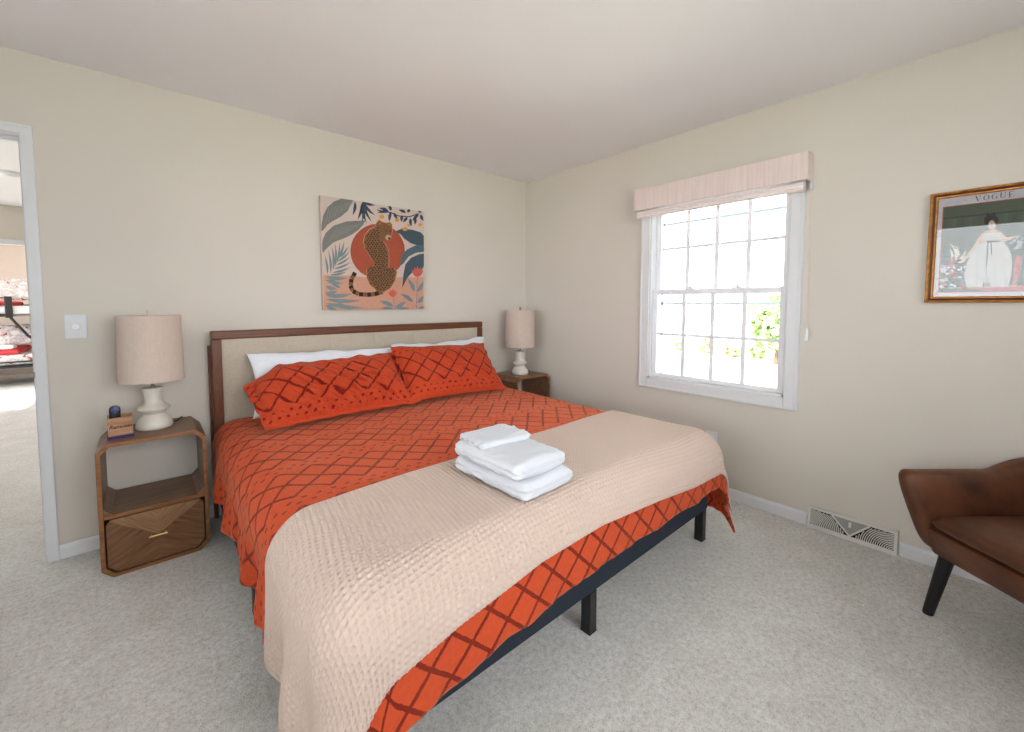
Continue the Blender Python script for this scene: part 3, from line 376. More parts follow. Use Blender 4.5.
# roman shade
rs = empty('roman_shade', (0, -1.7605, 1.9), 0, 'pinkish white fabric roman shade with a boxed valance, drawn up over the window', 'window shade')
def rel(o, root):   # keep world coordinates after parenting
    bpy.context.view_layer.update(); o.matrix_parent_inverse = (Matrix.Translation(root.location) @ Matrix.Rotation(root.rotation_euler.z, 4, 'Z')).inverted(); return o
mb = MB(); mb.box((-.104, -2.284, 1.947), (-.094, -1.236, 2.097), .002)
mb.box((-.094, -2.284, 1.947), (-.001, -2.276, 2.097), .002); mb.box((-.094, -1.244, 1.947), (-.001, -1.236, 2.097), .002); mb.box((-.094, -2.276, 2.088), (-.001, -1.244, 2.096), .002)
t = NT('valance_ribbed', .9, .15); o = t.coord(); sp = t.n('ShaderNodeSeparateXYZ'); t.l(o, sp.inputs[0])
wv = t.math('SINE', t.math('MULTIPLY', sp.outputs[1], 300)); nn = t.noise(t.mapping(o, (1, 30, 1.5)), 2, 3, .6)
c = s2l((232, 215, 210)); t.color(t.ramp(nn, [(.3, tuple(v*.9 for v in c)), (.7, tuple(min(1, v*1.05) for v in c))]))
t.bump(t.math('ADD', wv, t.math('MULTIPLY', nn, 2)), .25, .001); M['valance'] = t.m; M['foldcloth_lit'] = fabric('shade_fold_cloth', (246, 236, 234), 200, .03, .2).m  # fold cloth painted paler than the valance, standing in for daylight through it
rel(mb.build('valance', M['valance'], rs), rs)
for k, (z, d) in enumerate(((1.934, .0), (1.917, .004), (1.903, .0))):
    mb = MB(); pr = []
    for i in range(14):
        a = 2*PI*i/14; pr.append((-.066+d+.022*math.cos(a), z+.0105*math.sin(a)))
    mb.prism(pr, lambda x, zz: (x, -2.262, zz), lambda x, zz: (x, -1.248, zz)); rel(mb.build('shade_fold', M['foldcloth_lit'], rs, 40), rs)
mb = MB(); mb.tube([(-.048, -2.286, 1.96), (-.044, -2.290, 1.7), (-.040, -2.293, 1.4), (-.038, -2.294, 1.13)], .0016, 6)
cd = mb.build('pull_cord', M['blind'], rs, 60); rel(cd, rs)
mb = MB(); mb.lathe([(.003, 1.135), (.006, 1.12), (.008, 1.085), (.009, 1.065), (.007, 1.062)], (-.038, -2.294, 0), 12); mb.build('cord_tassel', M['vinyl'], cd, 40)
mb = MB(); mb.box((-.030, -2.288, 1.905), (-.001, -2.276, 1.947), .003); rel(mb.build('mounting_bracket', M['plate'], rs), rs)
# ------------------------------------------------------------------ windows behind the camera, the front-wall one added for fill
def plain_window(name, axis, p, a, b, z0, z1, inward, n=3, blinds=False):
    mb = MB(); w = .07; o = inward*.016
    def bx(d0, d1, u0, u1, lo, hi, m=mb):
        if axis == 'x': m.box((p+d0, u0, lo), (p+d1, u1, hi))
        else: m.box((u0, p+d0, lo), (u1, p+d1, hi))
    for (u0, u1, lo, hi) in ((a-w, a, z0-w, z1+w), (b, b+w, z0-w, z1+w), (a, b, z0-w, z0), (a, b, z1, z1+w)): bx(0, o, u0, u1, lo, hi)
    d = -inward*.06; e = -inward*.09
    for (u0, u1, lo, hi) in ((a, a+.04, z0, z1), (b-.04, b, z0, z1), (a, b, z0, z0+.04), (a, b, z1-.04, z1)): bx(d, e, u0, u1, lo, hi)
    for k in range(1, n): u = a+(b-a)*k/n; bx(d, e, u-.02, u+.02, z0, z1)
    s = structure(name, mb, M['trim'])
    g = MB(); bx(d*1.2, d*1.25, a+.04, b-.04, z0+.04, z1-.04, g); g.build('window_pane', M['glass'], s)
    if blinds:
        g = MB(); z = z0+.03
        while z < z1-.02: bx(-inward*.045, -inward*.012, a+.005, b-.005, z, z+.0015, g); z += .03
        bl = g.build('blind_slats', M['vinyl'], s)
plain_window('window_2', 'x', XW, W2[0], W2[1], W2[2], W2[3], 1, 2, True)
plain_window('window_3_fill', 'y', YS, W3[0], W3[1], W3[2], W3[3], 1, 4)
# ------------------------------------------------------------------ switch, outlet, register
sw = empty('dimmer_switch', (-3.139, 0, 1.159), 0, 'white dimmer switch plate on the wall between the door and the left lamp', 'light switch')
MB().box((-.040, -.007, -.060), (.040, -.0003, .060), .003).build('switch_plate', M['plate'], sw)
b = MB().lathe([(.017, 0), (.0165, .012), (.014, .014)], n=28); bmesh.ops.rotate(b.bm, verts=b.bm.verts, cent=(0, 0, 0), matrix=Matrix.Rotation(R(90), 3, 'X')); bmesh.ops.translate(b.bm, verts=b.bm.verts, vec=(0, -.007, 0))
b.build('dimmer_knob', M['vinyl'], sw, 30)
ot = empty('wall_outlet', (0, -1.788, .358), 0, 'white electrical outlet plate low on the wall under the window', 'outlet')
MB().box((-.006, -.036, -.058), (-.0003, .036, .058), .003).build('outlet_plate', M['plate'], ot)
for z in (-.021, .021):
    m = MB(); m.box((-.009, -.016, z-.014), (-.006, .016, z+.014), .004); s = m.build('socket', M['vinyl'], ot)
    m = MB(); m.box((-.0095, -.008, z-.004), (-.0088, -.006, z+.006)); m.box((-.0095, .006, z-.004), (-.0088, .008, z+.006)); m.build('socket_slot', M['darkhole'], s)
vr = empty('floor_register', (0, -2.52, 0), 0, 'white metal baseboard heat register with curved louvres and a centre triangle', 'vent')
ya, yb, za, zb = -.185, .185, .002, .122
mb = MB()   # sloping housing
face = lambda y, z, d=0: (-.034+(z-.002)*.07-d, y, z)
fr = .010
for (y0, y1, z0, z1) in ((ya, yb, za, za+.022), (ya, yb, zb-.012, zb), (ya, ya+.012, za+.022, zb-.012), (yb-.012, yb, za+.022, zb-.012)):
    mb.prism([(y0, z0), (y1, z0), (y1, z1), (y0, z1)], lambda y, z: face(y, z, 0), lambda y, z: face(y, z, .004))
mb.box((-.026, ya, zb-.004), (-.001, yb, zb)); mb.box((-.030, ya, .002), (-.001, ya+.003, zb)); mb.box((-.030, yb-.003, .002), (-.001, yb, zb))
mb.build('register_frame', M['vent'], vr)
MB().box((-.020, ya+.004, .006), (-.002, yb-.004, zb-.006)).build('duct_opening', M['darkhole'], vr)
mb = MB()  # V bars and damper triangle
def bar(mb, p, q, w, d=.004):
    p = Vector((p[0], p[1])); q = Vector((q[0], q[1])); n = (q-p).normalized(); n = Vector((-n.y, n.x))*w/2
    mb.prism([tuple(p+n), tuple(q+n), tuple(q-n), tuple(p-n)], lambda y, z: face(y, z, -.002), lambda y, z: face(y, z, d))
A_, B_, C_ = (.078, zb-.014), (-.078, zb-.014), (0, .026)
bar(mb, A_, C_, .008); bar(mb, B_, C_, .008); mb.build('crossbar', M['vent'], vr)
mb = MB(); mb.prism([A_, B_, C_], lambda y, z: face(y, z, -.004), lambda y, z: face(y, z, 0)); M['damp'] = plain('damper_grey', (160, 160, 158), .5, .3)
tri = mb.build('damper_plate', M['damp'], vr)
MB().prism([(-.005, .075), (.005, .075), (.005, .1), (-.005, .1)], lambda y, z: face(y, z, -.001), lambda y, z: face(y, z, .012)).build('damper_lever', M['vent'], tri)
mb = MB()
for sgn in (1, -1):
    for k in range(25):
        r = .014+k*.0080; pts = []
        for i in range(15):
            a = R(2)+i*R(86)/14; y = .172-0*r; yy = .176-r*math.cos(a)*1.05; zz = .020+r*math.sin(a)*.98
            lim = .004+ (zz-.026)/(zb-.014-.026)*.078+.006
            if zz < zb-.013 and yy > lim: pts.append((yy*sgn, zz))
        for p, q in zip(pts, pts[1:]): bar(mb, p, q, .0038, .002)
o = mb.build('louvres', M['vent'], vr); o['kind'] = 'stuff'
# ------------------------------------------------------------------ bed
bed = empty('bed', (-1.606, -1.05, 0), 0, 'king size bed with a dark wood framed linen headboard and dark slate rails', 'bed')
def bp_(mb, name, mat, sm=None, parent=None): 
    o = mb.build(name, mat, bed if parent is None else parent, sm)
    return rel(o, bed) if parent is None else o
hx0, hx1, hz = -2.592, -.622, 1.116
hf = bp_(MB().box((hx0, -.102, hz-.050), (hx1, -.050, hz), .008, 3), 'headboard_top_rail', M['cherry'])
for a in (hx0, hx1-.050): bp_(MB().box((a, -.101, .30), (a+.050, -.051, hz-.051), .004), 'headboard_post', M['cherry_z'])
mb = MB(); n = 6; w = (hx1-hx0-.1)/n
P = np.zeros((n*14+1, 2, 3))
for k in range(n):
    x0 = hx0+.05+w*k; pr = []
    for i in range(13):
        u = i/12; pr.append((x0+w*u, -.088-.0075*(1-abs(2*u-1)**6)))
    pr = [(x0, -.060)]+pr+[(x0+w, -.060)]
    mb.prism(pr, lambda x, y: (x, y, .35), lambda x, y: (x, y, hz-.049))
bp_(mb, 'upholstered_panel', M['upholstery'], 40)
for x in (-2.604, -.632): bp_(MB().box((x, -.047, .0), (x+.022, -.018, 1.03), .003), 'headboard_bracket', M['cherry_z'])
bp_(MB().box((-2.600, -2.020, .170), (-.600, -1.984, .352), .008, 3), 'foot_rail', M['rail'])
for x in (-2.600, -.638): bp_(MB().box((x, -1.983, .170), (x+.038, -.104, .352), .008, 3), 'side_rail', M['rail'])
mb = MB()
for k in range(11): y = -.2-k*.175; mb.box((-2.56, y-.035, .275), (-.64, y+.035, .290), .003)
bp_(mb, 'slat_base', M['boxwood'])
bp_(MB().box((-1.625, -1.98, .235), (-1.585, -.11, .274), .003), 'centre_beam', M['black'])
for x in (-2.560, -1.600, -.630):
    for y in (-1.985, -1.05, -.20):
        z1 = .170 if x != -1.600 else .234
        if y == -1.985 and x == -1.600: z1 = .169
        yy = -1.995 if y == -1.985 else y
        l = bp_(MB().box((x-.022, yy-.022, .006), (x+.022, yy+.022, z1), .004), 'leg', M['black'])
        MB().box((x-.023, yy-.023, 0), (x+.023, yy+.023, .008), .003).build('leg_glide', M['black'], l)
mt = MB().box((-2.56, -2.035, .292), (-.65, -.125, .555), .05, 4).build('mattress', M['mattress'], None, 40)
tag(mt, 'white mattress lying on the slatted bed base under the orange duvet', 'mattress')
# cloth draped over the mattress: flat cloth coordinates (S = x, T = -y) wrapped over its edges
XL, XR, YF, RD, ZT = -2.612, -.592, -2.112, .135, .606
xi0, xi1, ti = XL+RD, XR-RD, -(YF+RD)
def sstep(a, b, x): t = np.clip((x-a)/(b-a), 0, 1); return t*t*(3-2*t)
def drape(S, T, off=0.0, seed=0):
    dx = np.where(S < xi0, xi0-S, np.where(S > xi1, S-xi1, 0)); sg = np.where(S < xi0, -1., 1.)
    dy = np.maximum(T-ti, 0); r = np.hypot(dx, dy)+1e-9
    th = np.arctan2(dy, dx+1e-12); th = np.where(r < 1e-6, 0, th)
    Sc = np.clip(S, xi0, xi1); Tc = np.minimum(T, ti)
    nx = sg*dx/r; ny = -dy/r
    ang = np.minimum(r/RD, PI/2); out = (RD+off)*np.sin(ang); down = (RD+off)*(1-np.cos(ang))
    hang = np.maximum(r-RD*PI/2, 0)
    right = (sg > 0) & (dx > 0)
    q = np.where(right, ti+.25+(xi1-xi0)+.25*(1-th/(PI/2))+(ti-Tc), Tc+.25*np.where(dx > 0, th/(PI/2), 1)+(Sc-xi0))
    side = np.where(dx > 0, np.cos(th), 0)          # 1 on the long sides, 0 on the foot
    A = (.004+.014*side)*sstep(0, .22, hang)
    rip = np.sin(q*2*PI/.37+1.0)+.55*np.sin(q*2*PI/.21+2.2+3*hang)+.45*np.sin(q*2*PI/.11+.7+4*hang)*(off < .01)
    out = out+A*rip+hang*np.where(right, .16, .03)*side+hang*.22*np.sin(2*th)**2*(dx > 0)*(dy > 0)
    corner = np.exp(-((th-PI/4)/.22)**2)*(dx > 0)*(dy > 0)
    out = out-corner*.05*sstep(.06, .3, hang)*np.where(right, 1, -1.2)
    down = down+hang*.985
    top = 1-sstep(0, RD, r)
    w = npnoise(S, T, 2.4, 1)*.008+npnoise(S*1.4+T, T-S*.4, 8, 2)*(.0035 if off < .01 else .0015)
    z = ZT+off-down+w*(top*.8+.2)
    # gentle crown and dip towards the edges
    z = z+.008*top*(1-((S-(xi0+xi1)/2)/1.0)**2)
    return np.stack([Sc+nx*out, -Tc+ny*out, z], -1)
def hem_noise(x, s): return npnoise(x, x*0+s, 6, 5)*.016+npnoise(x, x*0+s, 22, 6)*.006
def lerp_table(x, tab): return np.interp(x, [a for a, b in tab], [b for a, b in tab])
def cloth(ns, nt, s0f, s1f, t0f, t1f):
    """flat rectangle whose sides follow functions"""
    a = np.linspace(0, 1, ns)[:, None]; b = np.linspace(0, 1, nt)[None, :]
    T = 1.0+0*a+0*b; S = -1.6+0*a+0*b
    for _ in range(4):
        S = s0f(T)*(1-a)+s1f(T)*a; T = t0f(S)*(1-b)+t1f(S)*b
    return S, T
q0 = RD*PI/2
HEM = [(-2.8, .28), (-2.45, .20), (-2.16, .15), (-1.7, .115), (-1, .13), (-.3, .13)]
BLK = [(-3.1, .14), (-2.7, .11), (-2.5, .05), (-2.3, .005), (-2.0, -.03), (-1.7, -.035), (-1.3, -.005), (-1.0, .03), (-.3, .065)]
S, T = cloth(300, 240, lambda T: xi0-q0-lerp_table(T, [(0, .205), (1.2, .235), (1.8, .265), (2.3, .285)])-hem_noise(T, 1),
    lambda T: xi1+q0+lerp_table(T, [(0, .245), (1.6, .275), (2.3, .33)])+hem_noise(T, 2),
    lambda S: .15+0*S, lambda S: ti+q0+lerp_table(S, HEM)+hem_noise(S, 3))
me = grid_mesh('duvet', drape(S, T), np.stack([S, T], -1))
dv = link('duvet', me, M['duvet']); sm = dv.modifiers.new('thickness', 'SOLIDIFY'); sm.thickness = .010; sm.offset = -1
tag(dv, 'burnt orange duvet with tufted diamond pattern spread over the bed', 'duvet')
# waffle throw
ns, nt = 760, 215
S, T = cloth(ns, nt, lambda T: xi0-q0-lerp_table(T, [(1.4, .24), (1.7, .29), (2.0, .37), (2.4, .44)]),
    lambda T: xi1+q0+lerp_table(T, [(1.4, .21), (2.3, .235)]),
    lambda S: lerp_table(S, [(-3, 1.60), (-2.55, 1.56), (-1.6, 1.525), (-.6, 1.48), (0, 1.47)]),
    lambda S: ti+q0+lerp_table(S, BLK))
P = drape(S, T, .013)
cell = .0185
# weave aligned with the cloth's own edges
a = np.linspace(0, 1, ns)[:, None]*np.ones((1, nt)); b = np.ones((ns, 1))*np.linspace(0, 1, nt)[None, :]
us_, vs_ = a*2.72, b*.72
iu = np.arange(ns)[:, None]*np.ones((1, nt)); iv = np.ones((ns, 1))*np.arange(nt)[None, :]
rg = np.maximum(np.abs(np.cos(PI*iu/5))**2, np.abs(np.cos(PI*iv/5))**2)
gu = np.gradient(P, axis=0); gv = np.gradient(P, axis=1); N = np.cross(gu, gv); N /= np.linalg.norm(N, axis=-1, keepdims=True)+1e-12
sg = np.sign(N[..., 2:3].mean()); 
P = P-N*((rg-.6)*.0085)[..., None] if sg < 0 else P+N*((rg-.6)*.0085)[..., None]
me = grid_mesh('throw_blanket', P, np.stack([us_, vs_], -1))
tb = link('throw_blanket', me, M['waffle'])
sm = tb.modifiers.new('thickness', 'SOLIDIFY'); sm.thickness = .004; sm.offset = -1
tag(tb, 'beige waffle weave throw blanket laid across the foot of the bed', 'blanket')
# flip normals if they point down
for ob in (dv, tb):
    me = ob.data; 
    if me.polygons[len(me.polygons)//2].normal.z < 0: me.flip_normals()
# ------------------------------------------------------------------ pillows
def pillow(name, w, h, th, mat, loc, elev, yaw, roll=0.0, seed=0, flange=0.0, wr=.006, na=150, nb=90, ear=.05, crease=.0, droop=0.0, shear=0.0):
    a = np.linspace(-1, 1, na)[:, None]*np.ones((1, nb)); b = np.ones((na, 1))*np.linspace(-1, 1, nb)[None, :]
    fa, fb = 1-2*flange/w, 1-flange/h
    ia = np.clip(np.abs(a)/fa, 0, 1); ib = np.clip(np.abs(b)/fb, 0, 1)
    x = w/2*a*(1-ear*(1-b*b)*np.abs(a)**3); y = h/2*b*(1-ear*1.2*(1-a*a)*np.abs(b)**3)
    t = th/2*(np.clip(1-ia**3.2, 0, 1)*np.clip(1-ib**2.6, 0, 1))**.52
    t = t*(1-.22*b)
    wrn = npnoise(x*1.0+y*.9, y*.5-x*.3, 13, seed)*wr+npnoise(x+y*.5, y, 30, seed+1)*wr*.35+npnoise(x, y, 5, seed+2)*wr*1.6
    edge = np.maximum(ia, ib)
    rip = np.sin(b*16+seed)*.27*flange*sstep(.9, 1, np.abs(a))*(flange > 0)+np.sin(a*24+seed*2)*.11*flange*sstep(.93, 1, np.abs(b))*(flange > 0)
    cr = npnoise((x*.5+y*.86), (x*.86-y*.5)*.22, 26, seed+4)+.6*npnoise((x*.8+y*.6), (x*.6-y*.8)*.2, 48, seed+5)
    cr = -np.abs(cr)*2+.3
    wrn = wrn+cr*crease*(1-sstep(-.2, .7, b))*(.35+.65*np.exp(-((a-.15)/.5)**2))
    env = np.clip(t/(th*.25), 0, 1)
    dr_ = np.clip((-a-.55)/.45, 0, 1)*np.clip((b+.2)/1.2, 0, 1); x = x+dr_*droop*.1+shear*(b+1)/2*.5+(droop > 0)*.055*np.clip(-a, 0, 1)**2*np.clip(-b, 0, 1); y = y-dr_*droop+npnoise(x, y*0, 7, seed+9)*.022*np.clip(b, 0, 1)**2
    rip = rip-dr_*droop*.3
    F = np.stack([x, y+h/2, t+wrn*env+rip+.001], -1); Bk = np.stack([x, y+h/2, -t*.75+rip-.001], -1)
    for G in (F, Bk): # boundary closes
        G[0, :, 2] = G[-1, :, 2] = rip[0, :]; G[0, :, 2] = rip[0, :]; G[-1, :, 2] = rip[-1, :]; G[:, 0, 2] = rip[:, 0]; G[:, -1, 2] = rip[:, -1]
    uv = np.stack([w/2*a, h/2*(b+1)], -1)
    m1 = grid_mesh(name, F, uv); m2 = grid_mesh('tmp', Bk, uv, flip=True)
    bm = bmesh.new(); bm.from_mesh(m1); bm.from_mesh(m2); bmesh.ops.remove_doubles(bm, verts=bm.verts, dist=.0002)
    Rm = Matrix.Rotation(yaw, 3, 'Z') @ Matrix.Rotation(elev, 3, 'X') @ Matrix.Rotation(roll, 3, 'Z')
    bmesh.ops.rotate(bm, verts=bm.verts, cent=(0, 0, 0), matrix=Rm)
    bm.to_mesh(m1); bm.free(); bpy.data.meshes.remove(m2); m1.polygons.foreach_set('use_smooth', [True]*len(m1.polygons))
    o = link(name, m1, mat); o.location = loc; return o
p = pillow('bed_pillow', .93, .385, .12, M['linen'], (-1.975, -.345, .625), R(65), R(0), R(-1), 3, ear=.07, wr=.008)
tag(p, 'white bed pillow against the headboard behind the left orange sham', 'pillow', 'white pillows at the headboard')
p = pillow('bed_pillow', .86, .39, .12, M['linen'], (-1.10, -.345, .628), R(66), R(0), R(1), 8, ear=.07, wr=.008)
tag(p, 'white bed pillow against the headboard behind the right orange sham', 'pillow', 'white pillows at the headboard')
p = pillow('pillow_sham', .95, .455, .18, M['sham'], (-2.020, -.640, .640), R(40), R(0), R(.8), 11, flange=.045, wr=.013, crease=.035, droop=.125)
tag(p, 'orange tufted pillow sham nearest the left lamp, with ruffled edge and deep creases', 'pillow', 'orange shams')
p = pillow('pillow_sham', .84, .465, .16, M['sham'], (-1.215, -.620, .640), R(44), R(3), R(-3), 17, flange=.02, wr=.008, crease=.016, shear=.07)
tag(p, 'smoother orange tufted pillow sham on the side of the bed by the window', 'pillow', 'orange shams')
# ------------------------------------------------------------------ towels
def towel(name, w, l, h, loc, rz, seed, lab, layers=2):
    nu, nv = 96, 60; U = np.linspace(0, 2*PI, nu, endpoint=False)
    P = np.zeros((nu, nv, 3))
    for j in range(nv):
        v = math.sin(PI/2*(-1+2*j/(nv-1))); d_ = (1-abs(v))*l/2; rr = .035; wr_ = rr-math.sqrt(max(rr*rr-(rr-min(d_, rr))**2, 0)); q_ = min(d_/(h*.5), 1); e = math.sqrt(max(1-(1-q_)**2, 0))
        for i, u in enumerate(U):
            c, s = math.cos(u), math.sin(u)
            x = math.copysign(abs(c)**.32, c); z = math.copysign(abs(s)**.8, s)
            g = 0
            if x < -.7: g = .012*sum(math.exp(-((z-zz)/.09)**2) for zz in ([0.0] if layers == 2 else [-.33, .33]))
            gy = .010*math.exp(-((z)/.12)**2) if v > .9 else 0
            k = seed*9.1
            d = .004*nz(x*3+k, v*4, z*1.5)+.002*nz(x*9+k, v*11, z*5)
            sc = .90+.10*e
            P[i, j] = (((w/2-wr_)*x+g)+d, (l/2*v)*(1-.03*(1-e))-gy*0+.004*nz(x*2+k, z*3), (h/2*z*(.12+.88*e)+h/2)+d*1.4+(.0045*nz(x*2.2+k, v*2.2, 5))*(z > 0))
    bm = bmesh.new(); V = [[bm.verts.new(P[i, j]) for j in range(nv)] for i in range(nu)]
    for i in range(nu):
        for j in range(nv-1): bm.faces.new((V[i][j], V[(i+1) % nu][j], V[(i+1) % nu][j+1], V[i][j+1]))
    bm.faces.new([V[i][0] for i in range(nu)][::-1]); bm.faces.new([V[i][-1] for i in range(nu)])
    bmesh.ops.recalc_face_normals(bm, faces=bm.faces)
    me = bpy.data.meshes.new(name); bm.to_mesh(me); bm.free(); me.polygons.foreach_set('use_smooth', [True]*len(me.polygons))
    o = link(name, me, M['towel']); o.location = loc; o.rotation_euler = (0, 0, rz); return tag(o, lab, 'towel', 'folded white towels')
TZ = .631
towel('folded_towel', .262, .395, .060, (-1.853, -1.828, TZ), R(3), 1, 'folded white bath towel at the bottom of the stack on the throw')
towel('folded_towel', .258, .37, .060, (-1.858, -1.812, TZ+.057), R(1), 2, 'thick folded white bath towel in the middle of the stack')
towel('folded_towel', .25, .175, .026, (-1.84, -1.715, TZ+.109), R(-5), 3, 'small folded white washcloth on top of the towel stack')
# ------------------------------------------------------------------ nightstand
def dup(root, loc, label):
    r = root.copy(); COL.objects.link(r); r.location = loc; r['label'] = label
    for ch in list(root.children):
        c = ch.copy(); COL.objects.link(c); c.parent = r
        for g in list(ch.children):
            d = g.copy(); COL.objects.link(d); d.parent = c
    return r
NW, NH, ND, CH, TH = .208, .632, .344, .040, .017
def octa(w, h, c, z0=0.0): return [(-w+c, z0), (w-c, z0), (w, z0+c), (w, h-c), (w-c, h), (-w+c, h), (-w, h-c), (-w, z0+c)]
ns = empty('nightstand', (-2.864, -.030, 0), 0, 'walnut nightstand with cut corners, open niche and drawer, left of the bed', 'nightstand', 'walnut nightstands')
k = TH*math.tan(R(22.5))
oo = octa(NW, NH, CH); ii = octa(NW-TH, NH-TH, CH-TH+2*k*0+.010, TH)
mb = MB()
n8 = 8
fo = [mb.bm.verts.new((x, -ND, z)) for x, z in oo]; fi = [mb.bm.verts.new((x, -ND, z)) for x, z in ii]
bo = [mb.bm.verts.new((x, 0, z)) for x, z in oo]; bi = [mb.bm.verts.new((x, 0, z)) for x, z in ii]
for i in range(n8):
    j = (i+1) % n8
    f = mb.bm.faces.new((fo[i], fo[j], fi[j], fi[i])); f.material_index = 1
    mb.bm.faces.new((fo[j], fo[i], bo[i], bo[j])); mb.bm.faces.new((fi[i], fi[j], bi[j], bi[i])); mb.bm.faces.new((bo[i], bi[i], bi[j], bo[j])).material_index = 1
bmesh.ops.recalc_face_normals(mb.bm, faces=mb.bm.faces)
es = [e for e in mb.bm.edges if all(v in fo for v in e.verts)]
bmesh.ops.bevel(mb.bm, geom=es, offset=.0025, segments=2, profile=.5, affect='EDGES')
mb.build('carcass', [M['nswood'], M['edge']], ns)
# shelf with sloped inner corners
iw = NW-TH-.0005; SZ = .297
mb = MB(); c2 = .030
mb.prism([(-iw, SZ-.016), (iw, SZ-.016), (iw, SZ+c2), (iw-c2, SZ), (-iw+c2, SZ), (-iw, SZ+c2)], lambda x, z: (x, -ND+.004, z), lambda x, z: (x, -.002, z))
sh = mb.build('shelf', M['nswood'], ns)
MB().box((-iw, -ND+.001, SZ-.017), (iw, -ND+.005, SZ+.001)).build('shelf_edge', M['edge'], sh)
# drawer front, chevron veneer
dz0, dz1, dw = TH+.006, SZ-.023, iw-.006; dc = .034
poly = [(-dw+dc, dz0), (dw-dc, dz0), (dw, dz0+dc), (dw, dz1-dc*.6), (dw-dc*.6, dz1), (-dw+dc*.6, dz1), (-dw, dz1-dc*.6), (-dw, dz0+dc)]
t = NT('chevron_veneer', .4, .4); o = t.coord(); sp = t.n('ShaderNodeSeparateXYZ'); t.l(o, sp.inputs[0])
X, Z = sp.outputs[0], t.math('SUBTRACT', sp.outputs[2], .155)
ax = t.math('ABSOLUTE', X)
vee = t.math('SUBTRACT', Z, t.math('SUBTRACT', t.math('MULTIPLY', ax, .68), .006)); inside = t.math('GREATER_THAN', vee, 0)
def stripes(a, b): 
    cb = t.n('ShaderNodeCombineXYZ'); t.l(a, cb.inputs[0]); t.l(b, cb.inputs[1]); return t.noise(t.mapping(cb.outputs[0], (3, 46, 1)), 2.0, 5, .6, .3)
f1 = stripes(t.math('ADD', ax, t.math('MULTIPLY', Z, .9)), t.math('SUBTRACT', Z, t.math('MULTIPLY', ax, .9)))
f2 = stripes(t.math('SUBTRACT', t.math('MULTIPLY', Z, .5), ax), t.math('ADD', Z, t.math('MULTIPLY', ax, .5)))
c1 = t.ramp(f1, [(.3, s2l((118, 84, 56))), (.7, s2l((168, 128, 94)))]); c2_ = t.ramp(f2, [(.3, s2l((90, 60, 38))), (.7, s2l((140, 100, 68)))])
t.color(t.mix(inside, c2_, c1)); t.bump(f1, .1, .001); M['chevron'] = t.m
mb = MB(); mb.prism(poly, lambda x, z: (x, -ND+.003, z), lambda x, z: (x, -ND+.022, z)); dr = mb.build('drawer', M['chevron'], ns)
mb = MB(); mb.box((-dw+.01, -ND+.023, dz0+.01), (dw-.01, -.03, dz1-.03)); mb.build('drawer_box', M['darkhole'], dr)
mb = MB(); hzc = .151
mb.box((-.036, -ND-.020, hzc-.004), (.036, -ND-.014, hzc+.004), .002); mb.box((-.030, -ND-.015, hzc-.003), (-.024, -ND+.003, hzc+.003)); mb.box((.024, -ND-.015, hzc-.003), (.030, -ND+.003, hzc+.003))
mb.build('handle', M['brass'], dr)
dup(ns, (-.256, -.030, 0), 'walnut nightstand in the corner by the window wall, beyond the bed')
# ------------------------------------------------------------------ lamps
lp = empty('table_lamp', (-2.857, -.178, NH), 0, 'cream ceramic table lamp with a linen drum shade on the left nightstand', 'lamp', 'matching bedside lamps')
prof = [(0, 0), (.070, 0), (.076, .006), (.077, .018), (.073, .036), (.064, .054), (.050, .068), (.043, .075), (.045, .080), (.056, .090), (.067, .101), (.0675, .106), (.062, .112), (.048, .121), (.038, .132), (.035, .145), (.037, .168), (.042, .192), (.044, .206), (.040, .210), (0, .210)]
MB().lathe(prof, n=48, cap=False).build('ceramic_base', M['ceramic'], lp, 50)
nk = MB().lathe([(.012, .210), (.012, .216), (.007, .218), (.007, .262)], n=20).build('lamp_stem', M['nickel'], lp, 40)
mb = MB(); n = 64; r0, r1 = .134, .130
mb.lathe([(r0, .250), (r1, .580)], n=n, cap=False); mb.lathe([(r1-.003, .580), (r0-.003, .250)], n=n, cap=False)
mb.lathe([(r0-.003, .250), (r0, .250)], n=n, cap=False); mb.lathe([(r1, .580), (r1-.003, .580)], n=n, cap=False)
bmesh.ops.remove_doubles(mb.bm, verts=mb.bm.verts, dist=.0001)
shd = mb.build('lamp_shade', M['shade'], lp, 40)
for z, r in ((.254, r0), (.576, r1)):
    MB().lathe([(r+.0004, z-.005), (r+.0012, z), (r+.0004, z+.005)], n=n, cap=False).build('shade_trim', M['shade'], shd, 40)
mb = MB()
for a in range(3): mb.tube([(0, 0, .572), (.127*math.cos(a*2.094+.5), .127*math.sin(a*2.094+.5), .572)], .002, 6)
mb.build('shade_spider', M['nickel'], shd)
mb = MB(); mb.tube([(0, 0, .262), (-.04, 0, .29), (-.055, 0, .40), (-.03, 0, .54), (0, 0, .572)], .002, 6); mb.tube([(0, 0, .262), (.04, 0, .29), (.055, 0, .40), (.03, 0, .54), (0, 0, .572)], .002, 6)
mb.build('harp', M['nickel'], lp, 60)
MB().lathe([(0, .262), (.013, .264), (.014, .30), (.022, .32), (.029, .35), (.026, .375), (.012, .39), (0, .393)], n=24, cap=False).build('light_bulb', M['ceramic'], lp, 60)
mb = MB()
for dx in (-.006, .006): mb.box((dx-.003, -.004, .572), (dx+.003, .004, .610), .001)
mb.box((-.010, -.006, .570), (.010, .006, .578), .001)
mb.build('finial', M['nickel'], lp)
mb = MB(); mb.tube([(.06, .03, .006), (.10, .08, .004), (.12, .155, .003), (.135, .190, -.02), (.150, .193, -.06), (.20, .192, -.055), (.24, .19, -.10), (.25, .19, -.35)], .0028, 8)
mb.build('lamp_cord', M['cord'], lp, 60)
l2 = dup(lp, (-.285, -.222, NH), 'cream ceramic table lamp with a linen drum shade in the corner near the window')
